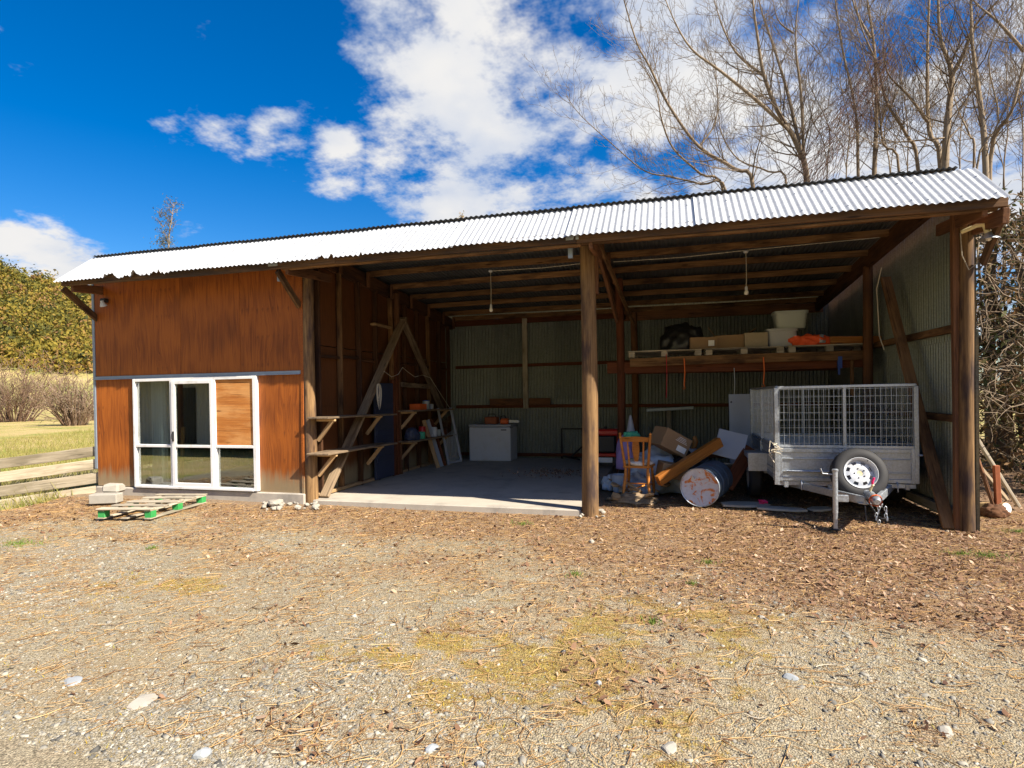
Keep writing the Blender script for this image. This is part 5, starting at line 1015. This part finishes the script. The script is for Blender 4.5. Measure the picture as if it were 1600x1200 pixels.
bare_tree('bare_tree', 'thick forked bare tree rising above the right roof end', 15.4, 1478, [
    ([(1477, 262), (1484, 160), (1487, 112), (1470, 62), (1466, 0), (1468, -70)], .135, .2), ([(1487, 118), (1505, 85), (1524, 40), (1560, 0), (1590, -40)], .07, -.7), ([(1522, 255), (1515, 212), (1497, 172), (1486, 130)], .055, .4), ([(1480, 215), (1440, 219), (1400, 222), (1360, 222), (1330, 200)], .03, -.9)], 305, .95)
bare_tree('bare_tree', 'rightmost bare tree with wide leaning limbs at the picture edge', 14.6, 1548, [
    ([(1540, 258), (1530, 150), (1520, 75), (1517, 0), (1515, -60)], .11, .4), ([(1547, 252), (1580, 175), (1597, 107), (1615, 20)], .085, -.5), ([(1600, 80), (1560, 35), (1525, 5), (1500, -30)], .05, .3), ([(1525, 270), (1560, 190), (1545, 90), (1580, -10)], .045, -.9)], 306, .95)
sg = random.Random(71)
for k, px in enumerate((1292, 1322, 1392, 1418, 1500, 1568, 1598)):
    bare_tree('bare_tree', 'slender bare sapling, number %s from the left, behind the thicker trunks' % ['one', 'two', 'three', 'four', 'five', 'six', 'seven'][k], 17.6+sg.uniform(-1, 2), px, [
        ([(px, 285), (px+sg.uniform(-14, 14), 200), (px+sg.uniform(-30, 25), 110), (px+sg.uniform(-45, 35), 30), (px+sg.uniform(-50, 40), -50)], .032, sg.uniform(-1, 1)),
        ([(px, 262), (px+sg.uniform(-45, 45), 190), (px+sg.uniform(-70, 60), 110), (px+sg.uniform(-90, 70), 40)], .022, sg.uniform(-1, 1))], 320+k, 1.05)
# hanging dead vines in the twin-stem tree
vb = Br(77); g = random.Random(78); e = empty('dead_vines', (PY(1340, 200, 15.4).x, 15.4, 3.5), 'reddish brown dead vine strands hanging through the bare trees', 'vine')
for k in range(430):
    t = g.random(); c = PY(1405-140*t+g.gauss(0, 14), 60+215*t+g.gauss(0, 18), 15.4+g.uniform(-.7, .7)); vb.grow(c, Vector((-.5+g.gauss(0, .25), g.gauss(0, .25), -.8+g.gauss(0, .3))), g.uniform(.4, 1.3), .006, 0, .22, -.05, .14, 5, 1, .004)
vb.obj('strands', attrmat('vine_bark', [(0, (.09, .045, .032)), (1, (.28, .17, .12))], .85), e)
# leaf-card foliage helper
def cards(P, size, stretch=1.):
    n = len(P); a = RNG.normal(size=(n, 3)); a /= np.linalg.norm(a, axis=1)[:, None]; b = np.cross(a, RNG.normal(size=(n, 3))); b /= np.linalg.norm(b, axis=1)[:, None]
    s = size*RNG.uniform(.6, 1.3, n)[:, None]; a = a*s*stretch; b = b*s
    V = np.stack([P-a, P-a*.1-b*.6, P+a, P-a*.1+b*.6], 1); return V.reshape(-1, 3), np.arange(n*4).reshape(-1, 4)
# dense evergreen and tangle past the right wall
def evergreen(name, label, c, h, r, seed, nleaf, dens, dead):
    e = empty(name, (c.x, c.y, -.05), label, 'tree', 'evergreens beyond the right wall'); b = Br(seed); g = random.Random(seed); tips = []
    for k in range(3): 
        p = c+Vector((g.uniform(-.3, .3), g.uniform(-.3, .3), -.1)); path = smooth_path([p, p+Vector((g.uniform(-.2, .2), g.uniform(-.2, .2), h*.35)), p+Vector((g.uniform(-.5, .5), g.uniform(-.4, .4), h*.7)), p+Vector((g.uniform(-.7, .7), g.uniform(-.5, .5), h))]); b.tube(path, [.11*(1-.85*i/(len(path)-1)) for i in range(len(path))], 8, .12)
        for j in range(int(26*dens)):
            t = g.uniform(.12, 1); i = min(int(t*(len(path)-1)), len(path)-2); an = g.uniform(0, 6.28); b.grow(path[i], Vector((math.cos(an), math.sin(an), g.uniform(-.5, .35))), r*g.uniform(.5, 1.1)*(1.15-.6*t), .018, 1, .55 if g.random() < dead else .2, -.05, .26, 6, .75, .004, tips)
    b.obj('trunk', 'branch', e); tp = np.array([t[0] for t in tips]); idx = RNG.integers(0, len(tp), nleaf); P = tp[idx]+RNG.normal(0, .16, (nleaf, 3)); V, F = cards(P, .045, 1.6)
    rv = np.clip(RNG.normal(.45, .25, nleaf)+.35*(fbm(P[:, 0]*1.2, P[:, 2]*1.2)-.5), 0, 1); me = bigmesh('crown', V, F, 'evergreen', np.repeat(rv, 4)); frommesh('crown', me, None, e)
evergreen('evergreen_tree', 'brown and green tangled evergreen close beside the right wall', Vector((6.0, 10.6, 0)), 5.2, 1.5, 401, 2600, 1.7, .9); evergreen('evergreen_tree', 'dark evergreen with dead lower limbs at the right picture edge', Vector((7.3, 11.6, 0)), 6., 1.7, 402, 4500, 1.8, .85); evergreen('evergreen_tree', 'darker evergreen standing deeper behind the right wall', Vector((6.6, 13.8, 0)), 5.4, 1.5, 403, 7000, 1.3, .6); evergreen('evergreen_tree', 'farther evergreen filling the gap behind the tangled one', Vector((8.6, 14.5, 0)), 5.6, 1.9, 404, 9000, 1., .5)
# pale dead limbs curling in front of the evergreens
db = Br(88); g = random.Random(89)
e = empty('dead_branch_tangle', (5.4, 9.9, 0), 'pale curling dead branches hanging beside the right shed pole', 'branches')
for k in range(80):
    px, py = g.uniform(1535, 1610), g.uniform(300, 640); p = PY(px, py, 9.9+g.uniform(-.4, .9)); db.grow(p, Vector((g.uniform(-1, .4), g.uniform(-.5, .3), g.uniform(-.6, .5))), g.uniform(.5, 1.3), .010, 1, .4, .0, .32, 7, .9, .004)
db.obj('branches', 'branch', e)
# gum tree above the roof
gb = Br(91); tips = []; gc = PY(258, 380, 42); e = empty('gum_tree', (gc.x, 42, 0), 'small thin gum tree showing above the left roof', 'tree')
pth = smooth_path([Vector((gc.x-.1, 42, 0)), Vector((gc.x, 42, 8)), PY(264, 375, 42), PY(268, 345, 42), PY(271, 318, 42)]); gb.tube(pth, [.1*(1-.8*i/(len(pth)-1)) for i in range(len(pth))], 7, .6)
for px, py, L in ((264, 372, 1.2), (266, 360, 1.3), (268, 348, 1.2), (270, 335, 1.1), (271, 325, 1.), (262, 380, 1.2), (250, 340, .9), (255, 355, 1.)): 
    for k in range(3): gb.grow(PY(px, py, 42), Vector((gb.g.uniform(-1, .7), gb.g.uniform(-.6, .6), .7)), L, .03, 1, .3, .1, .2, 5, .8, .01, tips)
gb.obj('trunk', 'branch', e); tp = np.array([t[0] for t in tips]); P = tp[RNG.integers(0, len(tp), 520)]+RNG.normal(0, .16, (520, 3)); P2 = np.array(PY(258, 379, 42))+RNG.normal(0, 1, (420, 3))*np.array([.45, .4, .35]); 
V, F = cards(np.concatenate([P, P2]), .055, 2.); me = bigmesh('crown', V, F, 'eucalypt', np.repeat(RNG.random(940), 4)); frommesh('crown', me, None, e)
gb = Br(95); tips = []; c = PY(724, 345, 45); e = empty('far_treetop', (c.x, 45, 0), 'tiny treetop just showing over the middle of the roof', 'tree'); gb.tube([Vector((c.x, 45, 0)), c-Vector((0, 0, 3)), c], [.15, .08, .03], 6, .3)
for k in range(8): gb.grow(c-Vector((0, 0, .1*k)), Vector((gb.g.uniform(-1, 1), 0, .8)), .6, .02, 1, .3, .1, .2, 4, 1, .01, tips)
gb.obj('trunk', 'branch', e); tp = np.array([t[0] for t in tips]); V, F = cards(tp[RNG.integers(0, len(tp), 160)]+RNG.normal(0, .08, (160, 3)), .06, 1.5); me = bigmesh('crown', V, F, 'bush', np.repeat(RNG.uniform(.6, 1, 160), 4)); frommesh('crown', me, None, e)
# ------------------------------------------------------------------ hill with bush, field shrubs
def hz(X, Y):
    d = -X*.62+Y*.78                                     # distance out to the left back
    az = np.arctan2(-X, Y) % 6.2832; top = np.interp(az, [0, .45, .72, .85, .98, 1.1, 1.4, 2.2, 3.2, 4.4, 5.2], [2, 8, 19, 22.5, 25, 27, 28, 30, 32, 28, 10])
    return sst(np.hypot(X, Y), 80, 240)*top*1.62*(.75+.5*fbm(X*.03, Y*.03, 4))-.6
def build_hill():
    az = np.linspace(.1, 5.2, 240); rr_ = np.linspace(70, 330, 60); A, Rr = np.meshgrid(az, rr_); X = -np.sin(A)*Rr; Y = np.cos(A)*Rr; Z = hz(X, Y)  # unseen arc behind the camera is added to cut sky light in the bays
    n = 240; idx = (np.arange(59)[:, None]*n+np.arange(239)[None]).ravel(); F = np.stack([idx, idx+1, idx+n+1, idx+n], 1)
    m_, nt, b = newmat('hill_grass'); co = nt.n('TexCoord').outputs['Object']; nz = nt.noise(co, .15, 6, .65); setin(nt, b, col=nt.ramp(nz, [(.35, (.14, .16, .035)), (.55, (.32, .26, .09)), (.7, (.38, .28, .14))]), rough=.95)
    tag(frommesh('hill', bigmesh('hill', np.stack([X, Y, Z], 2).reshape(-1, 3), F, m_, None, True), None), kind='structure')
    nb_ = 5600; a = RNG.uniform(.6, 1.2, nb_); r = 120+150*RNG.random(nb_); X = -np.sin(a)*r; Y = np.cos(a)*r
    k = ~((a > .86) & (a < .9) & (r < 135)); X = X[k]; Y = Y[k]; r = r[k]; nb_ = len(X); Z = hz(X, Y); R = np.exp(RNG.normal(.55, .38, nb_)); H = R*RNG.uniform(.9, 1.7, nb_); m = 60
    d = RNG.normal(size=(nb_, m, 3)); d /= np.linalg.norm(d, axis=2)[..., None]; d[..., 2] = np.abs(d[..., 2])*1.1-.15; d *= RNG.uniform(.72, 1.08, (nb_, m, 1))
    P = np.stack([X, Y, Z+.3], -1)[:, None]+d*np.stack([R, R, H], -1)[:, None]; V, F = cards(P.reshape(-1, 3), .33, 1.2)
    v = np.repeat(np.clip(RNG.normal(.5, .27, nb_)+.6*(fbm(X*.08, Y*.08)-.5), .03, 1), m)+RNG.normal(0, .1, nb_*m); me = bigmesh('hillside_bush', V, F, 'bush', np.repeat(np.clip(v, 0, 1), 4))
    tag(frommesh('hillside_bush', me, None), 'olive green scrub covering the hillside beyond the field', 'bush', kind='stuff')
build_hill()
g = random.Random(61)
for k, (px, py) in enumerate(((60, 432), (182-0, 0), (75, 428))):
    if py == 0: continue
    a_ = PY(px, py+14, 150); e = empty('pine_sapling', a_, ['small dark conifer on the hill skyline above the scrub', '', 'second small conifer on the hill skyline'][k], 'tree'); m_ = MB(); m_.tube([a_-Vector((0, 0, 3)), a_+Vector((0, 0, 1.6))], [.08, .02], 5); m_.obj('trunk', 'bark', e)
    P = np.array([[a_.x+g.gauss(0, .45*(1-t_)), a_.y+g.gauss(0, .45*(1-t_)), a_.z-1.5+3.1*t_] for t_ in [g.random() for _ in range(240)]]); V, F = cards(P, .14, 1.6); frommesh('crown', bigmesh('crown', V, F, 'evergreen', np.repeat(RNG.uniform(0, .3, 240), 4)), None, e)
def shrub(px, py, Yd, h, spread, n, seed, label, val):
    c = PY(px, py, Yd); c.z = -.1; e = empty('bare_shrub', c, label, 'shrub'); b = Br(seed); g = random.Random(seed)
    for k in range(n): an = g.uniform(0, 6.28); q = g.random()**.6; b.grow(c+Vector((math.cos(an)*spread*.3*q, math.sin(an)*spread*.3*q, 0)), Vector((math.cos(an)*spread/h*q*1.1, math.sin(an)*spread/h*q*1.1, 1)), h*g.uniform(.55, 1.05), .04, 2, val, .04, .1, 6, .5, .014)
    b.obj('stems', attrmat('shrub_bark', [(0, (.09, .052, .036)), (.5, (.19, .12, .08)), (1, (.36, .28, .20))], .85), e)
shrub(118, 655, 30, 3.5, 2.1, 110, 501, 'grey bare twiggy shrub beside the plywood room corner', .6); shrub(22, 655, 36, 5.6, 4.2, 90, 502, 'larger bare willow shrub at the left picture edge', .45); shrub(-40, 655, 34, 4.5, 3., 30, 503, 'bare willow shrub cut by the left picture edge', .4); shrub(150, 650, 38, 2.4, 1.8, 30, 504, 'brown low shrub half hidden by the shed corner', .4)
# ------------------------------------------------------------------ farmhouse across the yard (seen only mirrored in the glass)
H = empty('farmhouse', (-18, -4, 0), 'low cream farmhouse with dark roof across the lawn, mirrored in the glass door', 'house')
MB().box((-18, -5, 1.25), (15, 6, 2.6)).obj('wall', 'housewall', H); MB().prism([(-26, -1.0, 2.45), (-26, -5, 4.3), (-26, -9, 2.45)], (16, 0, 0)).obj('roof', 'houseroof', H)
for k in range(6): beam('veranda_post', (-25+k*2.8, -1.2, 0), (-25+k*2.8, -1.2, 2.45), .12, .12, 'dark', H)
for k, x in enumerate((-23, -20, -14.5, -12)): w_ = MB().box((x, -1.98, 1.35), (1.2, .08, 1.1)).obj('window', 'black', H); MB().box((x, -1.93, 1.35), (.06, .04, 1.1)).obj('mullion', 'alu', w_)
MB().box((-17.2, -1.97, 1.05), (.95, .08, 2.05)).obj('door', 'black', H)
